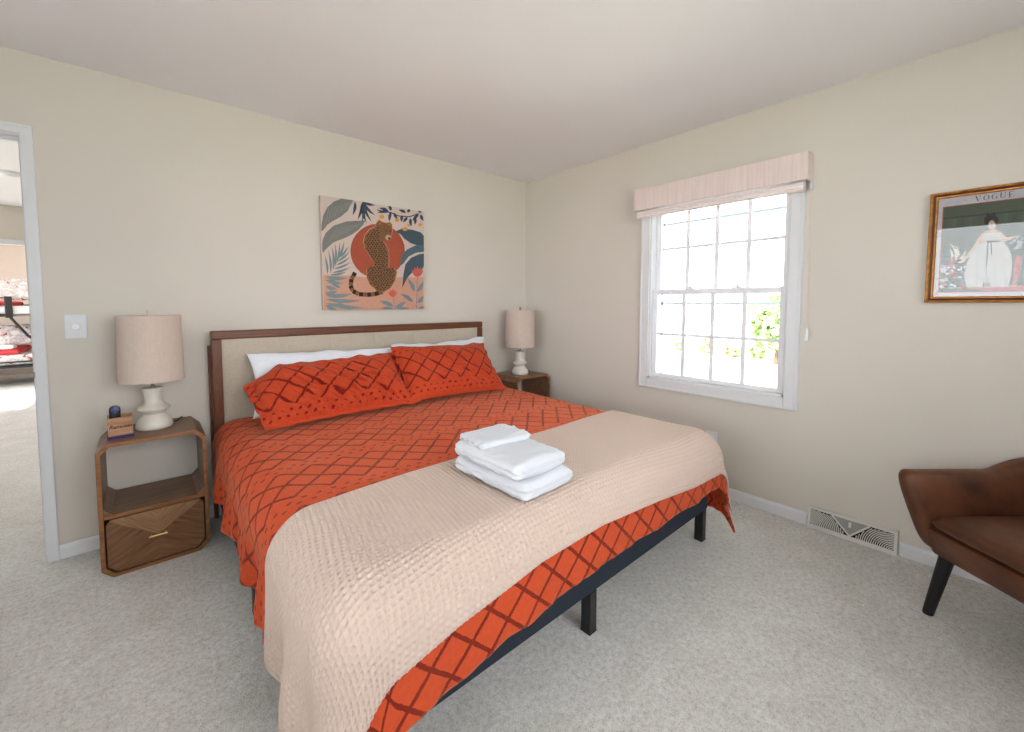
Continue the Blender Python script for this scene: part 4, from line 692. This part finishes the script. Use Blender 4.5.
# ------------------------------------------------------------------ small things on the left nightstand
bk = empty('booklet', (-2.985, -.262, NH), R(3), 'thin purple booklet under the small wooden box', 'booklet')
MB().box((-.047, -.040, 0), (.047, .030, .010), .001).build('pages', M['linen'], bk)
mb = MB(); mb.box((-.0485, -.0415, .0101), (.0485, .031, .0125), .0005); mb.box((-.0485, -.0425, .0002), (.0485, -.0405, .0125), .0005); mb.build('cover', M['purple'], bk)
bx = empty('wooden_box', (-2.985, -.264, NH+.0127), R(3), 'small pale wooden box with burnt lettering standing on a purple booklet', 'box')
mb = MB(); bw, bd, bh, bt = .045, .030, .090, .005
mb.box((-bw, -bd, 0), (bw, -bd+bt, bh-.004), .001); mb.box((-bw, bd-bt, 0), (bw, bd, bh+.004), .001); mb.box((-bw, -bd+bt, 0), (-bw+bt, bd-bt, bh)); mb.box((bw-bt, -bd+bt, 0), (bw, bd-bt, bh)); mb.box((-bw+bt, -bd+bt, 0), (bw-bt, bd-bt, bt))
mb.build('box_body', M['boxwood'], bx)
cu = bpy.data.curves.new('lettering', 'FONT'); cu.body = 'Remotes'; cu.size = .023; cu.offset = .0006; cu.align_x = 'CENTER'; cu.align_y = 'CENTER'; cu.extrude = .0003; cu.shear = .3
to = bpy.data.objects.new('tmp', cu); COL.objects.link(to); bpy.context.view_layer.update()
me = bpy.data.meshes.new_from_object(to.evaluated_get(bpy.context.evaluated_depsgraph_get())); bpy.data.objects.remove(to)
me.transform(Matrix.Translation((0, -bd-.0003, .043)) @ Matrix.Rotation(R(90), 4, 'X')); me.materials.clear(); link('lettering', me, M['burn'], bx)
rm = empty('remote_control', (-3.002, -.264, NH+.0127+.019), R(3), 'black remote control with blue buttons standing up in the wooden box', 'remote control')
mb = MB(); pr = [(-.021, 0), (.021, 0), (.021, .104)]+[(.021*math.cos(a*PI/10), .104+.019*math.sin(a*PI/10)) for a in range(1, 10)]+[(-.021, .104)]
mb.prism(pr, lambda x, z: (x, -.008, z), lambda x, z: (x, .008, z), bev=.003); mb.build('remote_body', M['remote'], rm, 40)
for (x, z, r) in ((0, .104, .006), (-.011, .100, .004), (.011, .100, .004), (0, .092, .003), (0, .115, .003)):
    b = MB().lathe([(r, 0), (r, .0015), (r*.7, .002)], n=14); bmesh.ops.rotate(b.bm, verts=b.bm.verts, cent=(0, 0, 0), matrix=Matrix.Rotation(R(90), 3, 'X')); bmesh.ops.translate(b.bm, verts=b.bm.verts, vec=(x, -.008, z)); b.build('remote_button', M['remoteblue'], rm, 40)
# ------------------------------------------------------------------ canvas print above the bed
def palette(prefix, d):
    keys = list(d); return keys, [plain(prefix+'_'+q, d[q], .75, .2, var=.06, sc=60) for q in keys]
def relief(mb, data, keys, place, step):
    for key, polys in json.loads(data).items():
        c, lay = key.split(':'); lay = int(lay); mi = keys.index(c)
        for jj, P in enumerate(polys):
            pts = [(P[i]/1000, P[i+1]/1000) for i in range(0, len(P), 2)]; cl = []
            for q in pts:
                if not cl or (abs(q[0]-cl[-1][0])+abs(q[1]-cl[-1][1])) > 1e-5: cl.append(q)
            if len(cl) > 2 and (abs(cl[0][0]-cl[-1][0])+abs(cl[0][1]-cl[-1][1])) < 1e-5: cl.pop()
            if len(cl) < 3: continue
            f = mb.face([place(u, w, lay*step+jj*step*.004) for u, w in cl], mi)
cv = empty('canvas_print', (-1.948, 0, 1.23), 0, 'square canvas print of a sitting leopard before a red sun among leaves, above the headboard', 'picture')
MB().box((0, -.0345, 0), (.787, -.0003, .767), .002).build('canvas', plain('canvas_ground', (206, 188, 178), .85, .15, var=.03, bump=.1, bsc=500), cv)
pal = {'peach': (204, 154, 130), 'grey': (124, 124, 118), 'grey2': (140, 140, 134), 'teal': (118, 136, 136), 'teal2': (124, 142, 144), 'navy': (60, 70, 86), 'sun': (168, 84, 62), 'orange': (212, 150, 76), 'slate': (72, 90, 100), 'slate2': (86, 108, 120), 'halo': (206, 152, 104), 'fur': (126, 92, 64), 'fur2': (176, 112, 62), 'spot': (52, 38, 34), 'muzzle': (196, 158, 124), 'coral': (206, 100, 86), 'blue': (122, 136, 146)}
keys, mats = palette('print', pal); mb = MB(); relief(mb, ART, keys, lambda u, w, d: (u, -.0346-d, w), .0001); mb.build('painted_scene', mats, cv)
# ------------------------------------------------------------------ framed magazine poster on the right wall
FY, FZ, FW, FH = -2.747, 1.276, .393, .511
fp = empty('framed_poster', (0, FY, FZ), 0, 'gold framed magazine cover of a woman in a white gown on the window wall', 'picture')
t = NT('gilt_moulding', .35, .5, .35); f = t.noise(t.coord(), 40, 4, .6); t.color(t.ramp(f, [(.3, s2l((140, 84, 26))), (.7, s2l((196, 132, 52)))])); M['gilt'] = t.m
M['giltdark'] = plain('moulding_dark', (84, 40, 20), .4, .4, var=.1)
def ring(mb, a, b, xa, xb, mi):
    """mitred moulding strip between insets a and b at depths xa, xb"""
    def c(i, x): return [(-x, -i, i), (-x, -(FW-i), i), (-x, -(FW-i), FH-i), (-x, -i, FH-i)]
    A, B = c(a, xa), c(b, xb)
    for i in range(4): mb.face([A[i], A[(i+1) % 4], B[(i+1) % 4], B[i]], mi)
mb = MB(); steps = [(0, .002), (0, .016), (.003, .020), (.009, .021), (.012, .017), (.0175, .0145), (.020, .017), (.025, .0165), (.028, .012), (.028, .004)]
for i, (s0, s1) in enumerate(zip(steps, steps[1:])): ring(mb, s0[0], s1[0], s0[1], s1[1], 1 if i in (4, 5) or i == 0 else 0)
bmesh.ops.recalc_face_normals(mb.bm, faces=mb.bm.faces)
mb.build('picture_frame', [M['gilt'], M['giltdark']], fp)
MB().box((-.004, -.006, .006), (-.001, -FW+.006, FH-.006)).build('backing_board', M['darkhole'], fp)
pal = {'sheet': (214, 208, 212), 'red': (196, 104, 98), 'dark': (96, 104, 88), 'dark2': (98, 114, 106), 'dark3': (90, 98, 86), 'dark4': (72, 78, 66), 'gown': (216, 212, 208), 'fold': (190, 188, 190), 'skin': (216, 192, 178), 'hair': (56, 56, 54), 'pinkd': (180, 92, 100), 'rose': (196, 110, 116), 'white': (206, 206, 212), 'bluegrey': (140, 150, 164), 'cream': (206, 198, 182), 'pale': (168, 172, 168), 'tan': (190, 156, 124)}
keys, mats = palette('poster', pal)
mb = MB(); mb.box((-.0052, -.026, .026), (-.0042, -FW+.026, FH-.026), mi=0)
relief(mb, POS, keys, lambda u, w, d: (-.0053-d, -u, w), .00012)
# VOGUE masthead: letters drawn as thick and thin strokes in a unit box
def seg(p, q, w): 
    p, q = Vector(p), Vector(q); n = (q-p).normalized(); n = Vector((-n.y, n.x))*w/2; return [tuple(p+n), tuple(q+n), tuple(q-n), tuple(p-n)]
def arc(cx, cy, rx, ry, a0, a1, wt, n=16, thin=.05):
    out = []
    for i in range(n):
        a, b = R(a0+(a1-a0)*i/n), R(a0+(a1-a0)*(i+1)/n)
        ws = [thin+(wt-thin)*abs(math.cos(q))**1.5 for q in (a, b)]
        out.append([(cx+rx*math.cos(a), cy+ry*math.sin(a)), (cx+rx*math.cos(b), cy+ry*math.sin(b)), (cx+(rx-ws[1])*math.cos(b), cy+(ry-thin)*math.sin(b)), (cx+(rx-ws[0])*math.cos(a), cy+(ry-thin)*math.sin(a))])
    return out
G = {'V': [seg((.12, 1), (.48, 0), .17), seg((.84, 1), (.5, 0), .05), seg((0, .98), (.3, .98), .05), seg((.7, .98), (.98, .98), .05)],
     'O': arc(.5, .5, .48, .5, 0, 360, .18, 28),
     'G': arc(.5, .5, .48, .5, 40, 320, .18, 22)+[seg((.84, .42), (.84, .08), .14), seg((.66, .42), (1, .42), .05)],
     'U': [seg((.18, 1), (.18, .3), .17), seg((.82, 1), (.82, .3), .05), seg((0, .98), (.36, .98), .05), seg((.66, .98), (.98, .98), .05)]+arc(.49, .32, .395, .32, 180, 360, .14, 14),
     'E': [seg((.2, 1), (.2, 0), .17), seg((.04, .98), (.86, .98), .05), seg((.04, .02), (.9, .02), .05), seg((.2, .52), (.62, .52), .05), seg((.84, .98), (.84, .76), .05), seg((.88, .02), (.88, .26), .05), seg((.6, .64), (.6, .4), .04)]}
hk = keys.index('hair')
for i, ch in enumerate('VOGUE'):
    for k_, P in enumerate(G[ch]): mb.face([(-.0056-.00001*k_, -(.140+i*.0235+x*.0185), .4535+y*.0235) for x, y in P], hk)
for i in range(9): mb.face([(-.0056, -(.048+i*.008), .462), (-.0056, -(.054+i*.008), .462), (-.0056, -(.054+i*.008), .463), (-.0056, -(.048+i*.008), .463)], keys.index('bluegrey'))
mb.build('printed_cover', mats, fp)
MB().box((-.0085, -.026, .026), (-.0075, -FW+.026, FH-.026)).build('picture_glass', M['picglass'], fp)
# ------------------------------------------------------------------ armchair (local x runs from its front to its back, y across it)
CL, CD = 1.655, 1.275
ch = empty('armchair', (CAM.x+CL*.7634+CD*.6459, CAM.y-CL*.6459+CD*.7634, 0), math.atan2(-.6459, .7634), 'brown leather armchair with tapered black legs in the corner by the window wall', 'armchair')
def shell():
    HW, BK = .340, .585; path = []
    n1 = 16
    for i in range(n1): path.append((BK*.68*i/n1+.035, HW))
    for i in range(25):
        a = PI/2-PI*i/24; 
        path.append((BK*.68+.035+(BK*.32)*abs(math.cos(a))**.8, HW*math.copysign(abs(math.sin(a))**.7, math.sin(a))))
    for i in range(n1): path.append((BK*.68*(n1-1-i)/n1+.035, -HW))
    path = [Vector((x, y)) for x, y in path]; N = len(path)
    def top(x): d = max(x-.36, 0); return .590+.50*d*d/(d+.05)
    rings = []; zb = .285
    def ring_at(p, nrm, tang, shrink, push):
        zt = top(p.x); out = []; K = 32; th = .038*shrink
        for k in range(K):
            a = 2*PI*k/K; c, s = math.cos(a), math.sin(a)
            x = math.copysign(abs(c)**.55, c)*th; hz_ = (zt-zb)/2; z = (zb+zt)/2+math.copysign(abs(s)**.40, s)*(hz_-(1-shrink)*.075)
            f = (z-zb)/(.578-zb); lean = .052*f
            fr = max(0, 1-p.x/.40)
            q = p+nrm*(x+lean)+Vector((1, 0))*(.082*max(0, 1-f)**1.25*fr)+tang*push
            out.append(Vector((q.x, q.y, z)))
        return out
    for i in range(N):
        tg = (path[min(i+1, N-1)]-path[max(i-1, 0)]).normalized(); nr = Vector((-tg.y, tg.x))
        if i == 0:
            for sh, pu in ((.30, -.034), (.6, -.029), (.82, -.020), (.95, -.009)): rings.append(ring_at(path[0], nr, tg, sh, pu))
        rings.append(ring_at(path[i], nr, tg, 1, 0))
        if i == N-1:
            for sh, pu in ((.95, .009), (.82, .020), (.6, .029), (.30, .034)): rings.append(ring_at(path[i], nr, tg, sh, pu))
    mb = MB(); V = [[mb.bm.verts.new(p) for p in r] for r in rings]
    for a, b in zip(V, V[1:]):
        for k in range(len(a)): mb.bm.faces.new((a[k], a[(k+1) % len(a)], b[(k+1) % len(a)], b[k]))
    mb.bm.faces.new(V[0][::-1]); mb.bm.faces.new(V[-1]); bmesh.ops.recalc_face_normals(mb.bm, faces=mb.bm.faces)
    return mb
shell().build('arms_and_back', M['leather'], ch, 180)
mb = MB(); mb.prism([(.098, .270), (.50, .270), (.52, .385), (.055, .385), (.068, .34)], lambda x, z: (x, -.345, z), lambda x, z: (x, .345, z), bev=.014); mb.build('seat_base', M['leather'], ch, 50)
# cushion
na, nb = 40, 44; bm = bmesh.new(); 
U = np.linspace(-1, 1, na); 
a = U[:, None]*np.ones((1, nb)); b = np.ones((na, 1))*np.linspace(-1, 1, nb)[None, :]
e = (1-np.abs(a)**8)*(1-np.abs(b)**8); x = .040+.255*(a+1); y = .306*b; x = x-.0*b; 
zt = .424+.038*e**.45+.012*(1-a*a)*(1-b*b); zb_ = .415-.027*e**.45
Fm = grid_mesh('c1', np.stack([x, y, zt], -1)); Bm = grid_mesh('c2', np.stack([x, y, zb_], -1), flip=True)
bm.from_mesh(Fm); bm.from_mesh(Bm)
for v in bm.verts:
    if abs(abs(v.co.y)-.306) < 1e-4 or abs(v.co.x-.040) < 1e-4 or abs(v.co.x-.550) < 1e-4: v.co.z = .418
bmesh.ops.remove_doubles(bm, verts=bm.verts, dist=.0003); bmesh.ops.recalc_face_normals(bm, faces=bm.faces)
me = bpy.data.meshes.new('seat_cushion'); bm.to_mesh(me); bm.free(); link('seat_cushion', me, M['leather'], ch, 180)
for (p, q) in (((.130, .310), (.120, .362)), ((.130, -.310), (.120, -.362)), ((.44, .25), (.50, .29)), ((.44, -.25), (.50, -.29))):
    mb = MB(); mb.tube([(p[0], p[1], .285), (q[0], q[1], .004)], [.024, .0175], 24); lg = mb.build('leg', M['legblack'], ch, 50)
    MB().lathe([(.0165, 0), (.0165, .005)], (q[0], q[1], 0), 16).build('leg_glide', M['black'], lg)
# ------------------------------------------------------------------ bunk bed in the far room
bb = empty('bunk_bed', (-4.8, 6.8, 0), 0, 'black metal bunk bed seen through the two doorways', 'bunk bed')
X0, X1, Y0, Y1 = -5.55, -3.70, 6.60, 7.65
def bb_(mb, name, mat, sm=None): return rel(mb.build(name, mat, bb, sm), bb)
PX = -4.425
for (x, y) in ((X0, Y0), (X0, Y1), (X1, Y1), (X1, Y0)): bb_(MB().box((x-.018, y-.018, 0), (x+.018, y+.018, 1.40 if x == X0 or y > 7 else 1.0), .003), 'post', M['black'])
bb_(MB().box((PX-.045, Y0-.02, 1.06), (PX+.03, Y0+.01, 1.385), .004), 'ladder_post', M['black'])
for z, h in ((1.365, .018), (1.265, .018), (1.10, .045)): bb_(MB().box((X0, Y0-.012, z-h/2), (PX+.02, Y0+.012, z+h/2)), 'guard_rail', M['black'])
M['greyrail'] = plain('far_guard_rail', (120, 118, 116), .5, .3)
for z in (1.35, 1.25, 1.15): bb_(MB().box((X0, Y1-.012, z-.012), (X1, Y1+.012, z+.012)), 'guard_rail', M['greyrail'])
bb_(MB().tube([(PX, Y0, 1.07), (PX+.17, Y0, .78), (PX+.55, Y0, .40)], .018, 10), 'ladder_brace', M['black'], 60)
for z in (.385, .305): bb_(MB().box((X0, Y0-.012, z-.012), (X1, Y0+.012, z+.012)), 'bed_rail', M['black'])
bb_(MB().box((X0, Y0+.02, .30), (X1, Y1-.02, .33)), 'lower_deck', M['black']); bb_(MB().box((X0+.02, Y0+.02, 1.08), (X1-.02, Y1-.02, 1.10)), 'upper_deck', M['greyrail'])
mw = plain('quilt_white', (226, 224, 224), .9, .2); M['quiltred'] = plain('quilt_red', (196, 62, 66), .9, .2, var=.1)
def soft(name, a, b, mat, lab, cat, bev=.05, group=None): o = MB().box(a, b, bev, 4).build(name, mat, None, 40); return tag(o, lab, cat, group)
M['floral'] = NT('floral_cotton', .9, .2).m; t_ = NT('floral_cotton', .9, .2); f_ = t_.noise(t_.coord(), 14, 2, .5, .5); t_.color(t_.ramp(f_, [(.40, s2l((226, 222, 220))), (.52, s2l((176, 172, 170))), (.60, s2l((214, 210, 208))), (.68, s2l((150, 70, 70)))])); M['floral'] = t_.m
soft('mattress', (X0+.03, Y0+.03, .331), (X1-.03, Y1-.03, .50), M['floral'], 'patterned mattress on the lower bunk', 'mattress')
soft('mattress', (X0+.03, Y0+.03, 1.101), (-4.02, Y1-.03, 1.24), mw, 'white mattress on the upper bunk', 'mattress')
soft('blanket', (X0+.02, Y0+.025, .501), (-4.36, Y1-.05, .575), M['quiltred'], 'red blanket on the lower bunk', 'blanket', .03)
soft('blanket', (X0+.06, Y0+.04, 1.241), (-4.42, Y1-.06, 1.31), M['quiltred'], 'red blanket on the upper bunk', 'blanket', .03)
soft('folded_towel', (-4.85, Y0+.06, .576), (-4.42, Y0+.32, .64), mw, 'folded white towel on the red blanket of the lower bunk', 'towel', .025)
p = pillow('bed_pillow', .55, .42, .13, M['floral'], (-4.50, 7.25, 1.32), R(62), R(5), 0, 21, na=40, nb=30); tag(p, 'floral white pillow standing on the upper bunk', 'pillow')
p = pillow('bed_pillow', .75, .40, .14, M['floral'], (-4.35, 7.35, .585), R(62), 0, 0, 22, na=40, nb=30); tag(p, 'grey and white patterned pillow standing on the lower bunk', 'pillow')
# ------------------------------------------------------------------ outside
GZ = -2.8
t = NT('lawn_grass', .95, .1); f = t.noise(t.coord(), .6, 4, .6); g = t.noise(t.coord(), 20, 3); t.color(t.ramp(t.math('ADD', t.math('MULTIPLY', f, .6), t.math('MULTIPLY', g, .4)), [(.35, s2l((176, 178, 164))), (.65, s2l((202, 202, 190)))]))
structure('ground', MB().box((-40, -60, GZ-.2), (120, 80, GZ)), t.m)
def leafmat(name, a, b): t = NT(name, .7, .3); f = t.noise(t.coord(), 2.5, 4, .7); t.color(t.ramp(f, [(.35, s2l(a)), (.65, s2l(b))])); return t.m
def foliage(c, r, n, seed, size):
    rnd = random.Random(seed); mb = MB()
    for _ in range(n):
        while True:
            v = Vector((rnd.uniform(-1, 1), rnd.uniform(-1, 1), rnd.uniform(-1, 1)))
            if .25 < v.length < 1: break
        k = 1+.35*nz(v.x*2+seed, v.y*2, v.z*2); p = Vector(c)+Vector((v.x*r[0], v.y*r[1], v.z*r[2]))*k
        u = Vector((rnd.gauss(0, 1), rnd.gauss(0, 1), rnd.gauss(0, 1))).normalized(); w = u.cross(Vector((rnd.gauss(0, 1), rnd.gauss(0, 1), rnd.gauss(0, 1)))).normalized()
        s = size*rnd.uniform(.6, 1.3); mb.face([p-u*s, p+w*s*.6, p+u*s, p-w*s*.6])
    return mb
lg1 = leafmat('leaves_green', (120, 152, 92), (176, 200, 136)); lg2 = leafmat('leaves_mixed', (150, 146, 104), (200, 182, 146)); bark = plain('bark', (92, 76, 62), .9, .1, var=.2)
def tree(loc, h, r, lab, seed, mat=lg1, name='garden_tree', group=None, n=1500, size=.28):
    tr = empty(name, loc, 0, lab, 'tree', group)
    mb = MB(); mb.tube([(0, 0, 0), (.05, .02, h*.35), (0, .05, h*.6), (0, 0, h*.85)], [.16, .12, .09, .03], 10)
    mb.tube([(.03, 0, h*.35), (.4*r, .3*r, h*.7)], [.07, .03], 8); mb.tube([(.03, 0, h*.4), (-.4*r, -.4*r, h*.72)], [.07, .03], 8)
    mb.build('trunk', bark, tr, 60); foliage((0, 0, h*.62), (r, r, h*.38), n, seed, size).build('crown', mat, tr)
    return tr
tree((29.0, 5.95, GZ), 4.6, 1.7, 'small leafy green tree on the lawn outside the right side of the window', 3)
def shrub(loc, r, lab, seed, mat): 
    o = foliage((0, 0, r[2]*.8), r, 500, seed, .16).build('garden_shrub', mat); o.location = loc; tag(o, lab, 'shrub', 'shrubs on the lawn')
shrub((31.5, 7.9, GZ), (.45, .5, .8), 'upright green shrub just left of the small tree outside', 5, lg1)
shrub((31.5, 9.7, GZ), (.6, .9, .5), 'low reddish tan shrub on the lawn near the upright shrub', 6, lg2)
shrub((32.4, 11.9, GZ), (.6, .9, .75), 'broad mixed green and tan shrub in the middle of the lawn bed', 7, lg2)
shrub((32.6, 14.2, GZ), (.5, .5, .55), 'small green shrub below the house windows', 8, lg1)
# white house across the lawn
hs = empty('house', (40, 17, GZ), 0, 'white sided house with grey roof across the lawn', 'house')
t = NT('white_siding', .7, .3); sp = t.n('ShaderNodeSeparateXYZ'); t.l(t.coord(), sp.inputs[0]); t.color((.82, .83, .85)); t.bump(t.math('FRACT', t.math('MULTIPLY', sp.outputs[2], 5)), .5, .03); M['siding'] = t.m
M['roof'] = plain('roof_shingle', (120, 122, 128), .9, .1, var=.15, sc=8)
MB().box((-4, -6.2, 0), (4, 9, 4.05)).build('house_wall', M['siding'], hs)
mb = MB(); mb.prism([(-4.6, 4.05), (4.6, 4.05), (0, 6.0)], lambda x, z: (x, -6.6, z), lambda x, z: (x, 9.4, z)); mb.build('roof', M['roof'], hs)
MB().box((-4.75, -6.6, 3.95), (-4.6, 9.4, 4.10)).build('gutter', M['alu'], hs)
for y in (1.2, 2.3):
    f = MB().box((-4.06, y-.45, 1.6), (-4.0, y+.45, 3.1)).build('house_window', M['trim'], hs); MB().box((-4.08, y-.36, 1.7), (-4.061, y+.36, 3.0)).build('window_pane', plain('dark_pane', (90, 104, 120), .1, .5), f)
for i, (x, y, h, r) in enumerate(((60, 5, 5.6, 3.0), (60, 12, 6.2, 3.0), (62, 19.5, 6.6, 3.2), (61, 27, 6.4, 3.2), (60, -2.5, 5.8, 2.8))):
    lab = ['far tree rising behind the small lawn tree', 'far tree just left of the one behind the lawn tree', 'far tree over the middle of the house roof', 'far tree over the left end of the house roof', 'far tree at the right edge of the window view'][i]
    tree((x, y, GZ), h, r, lab, 30+i, lg1, 'distant_tree', 'trees behind the house', 900, .7)
# ------------------------------------------------------------------ light
w = bpy.data.worlds.new('sky'); SC.world = w; w.use_nodes = True; nt = w.node_tree; bg = nt.nodes['Background']
bg.inputs[0].default_value = (.945, .968, 1, 1); bg.inputs[1].default_value = 8.5
sl = bpy.data.lights.new('sun', 'SUN'); sl.energy = 20; sl.angle = R(1.5); sl.color = (1, .98, .95)
so = bpy.data.objects.new('sun', sl); COL.objects.link(so); so.rotation_euler = Vector((.6, -.25, -.76)).to_track_quat('-Z', 'Y').to_euler()
def portal(name, loc, rot, sx, sy):
    l = bpy.data.lights.new(name, 'AREA'); l.shape = 'RECTANGLE'; l.size = sx; l.size_y = sy; l.cycles.is_portal = True
    o = bpy.data.objects.new(name, l); COL.objects.link(o); o.location = loc; o.rotation_euler = rot
portal('portal_right', (.16, (WY0+WY1)/2, 1.36), (0, R(90), 0), 1.3, .9)
portal('portal_left', (XW-.14, (W2[0]+W2[1])/2, (W2[2]+W2[3])/2), (0, R(-90), 0), W2[3]-W2[2], W2[1]-W2[0])
portal('portal_front', ((W3[0]+W3[1])/2, YS-.14, (W3[2]+W3[3])/2), (R(90), 0, 0), W3[1]-W3[0], W3[3]-W3[2])
portal('portal_hall', (-5.72, 2.5, 1.32), (0, R(-90), 0), 1.65, 2.6)
portal('portal_bunk', (-5.72, 6.3, 1.3), (0, R(-90), 0), 1.6, 2.2)
vs = SC.view_settings; vs.view_transform = 'Standard'; vs.look = 'None'; vs.gamma = 1; vs.exposure = 0.18; vs.use_curve_mapping = False
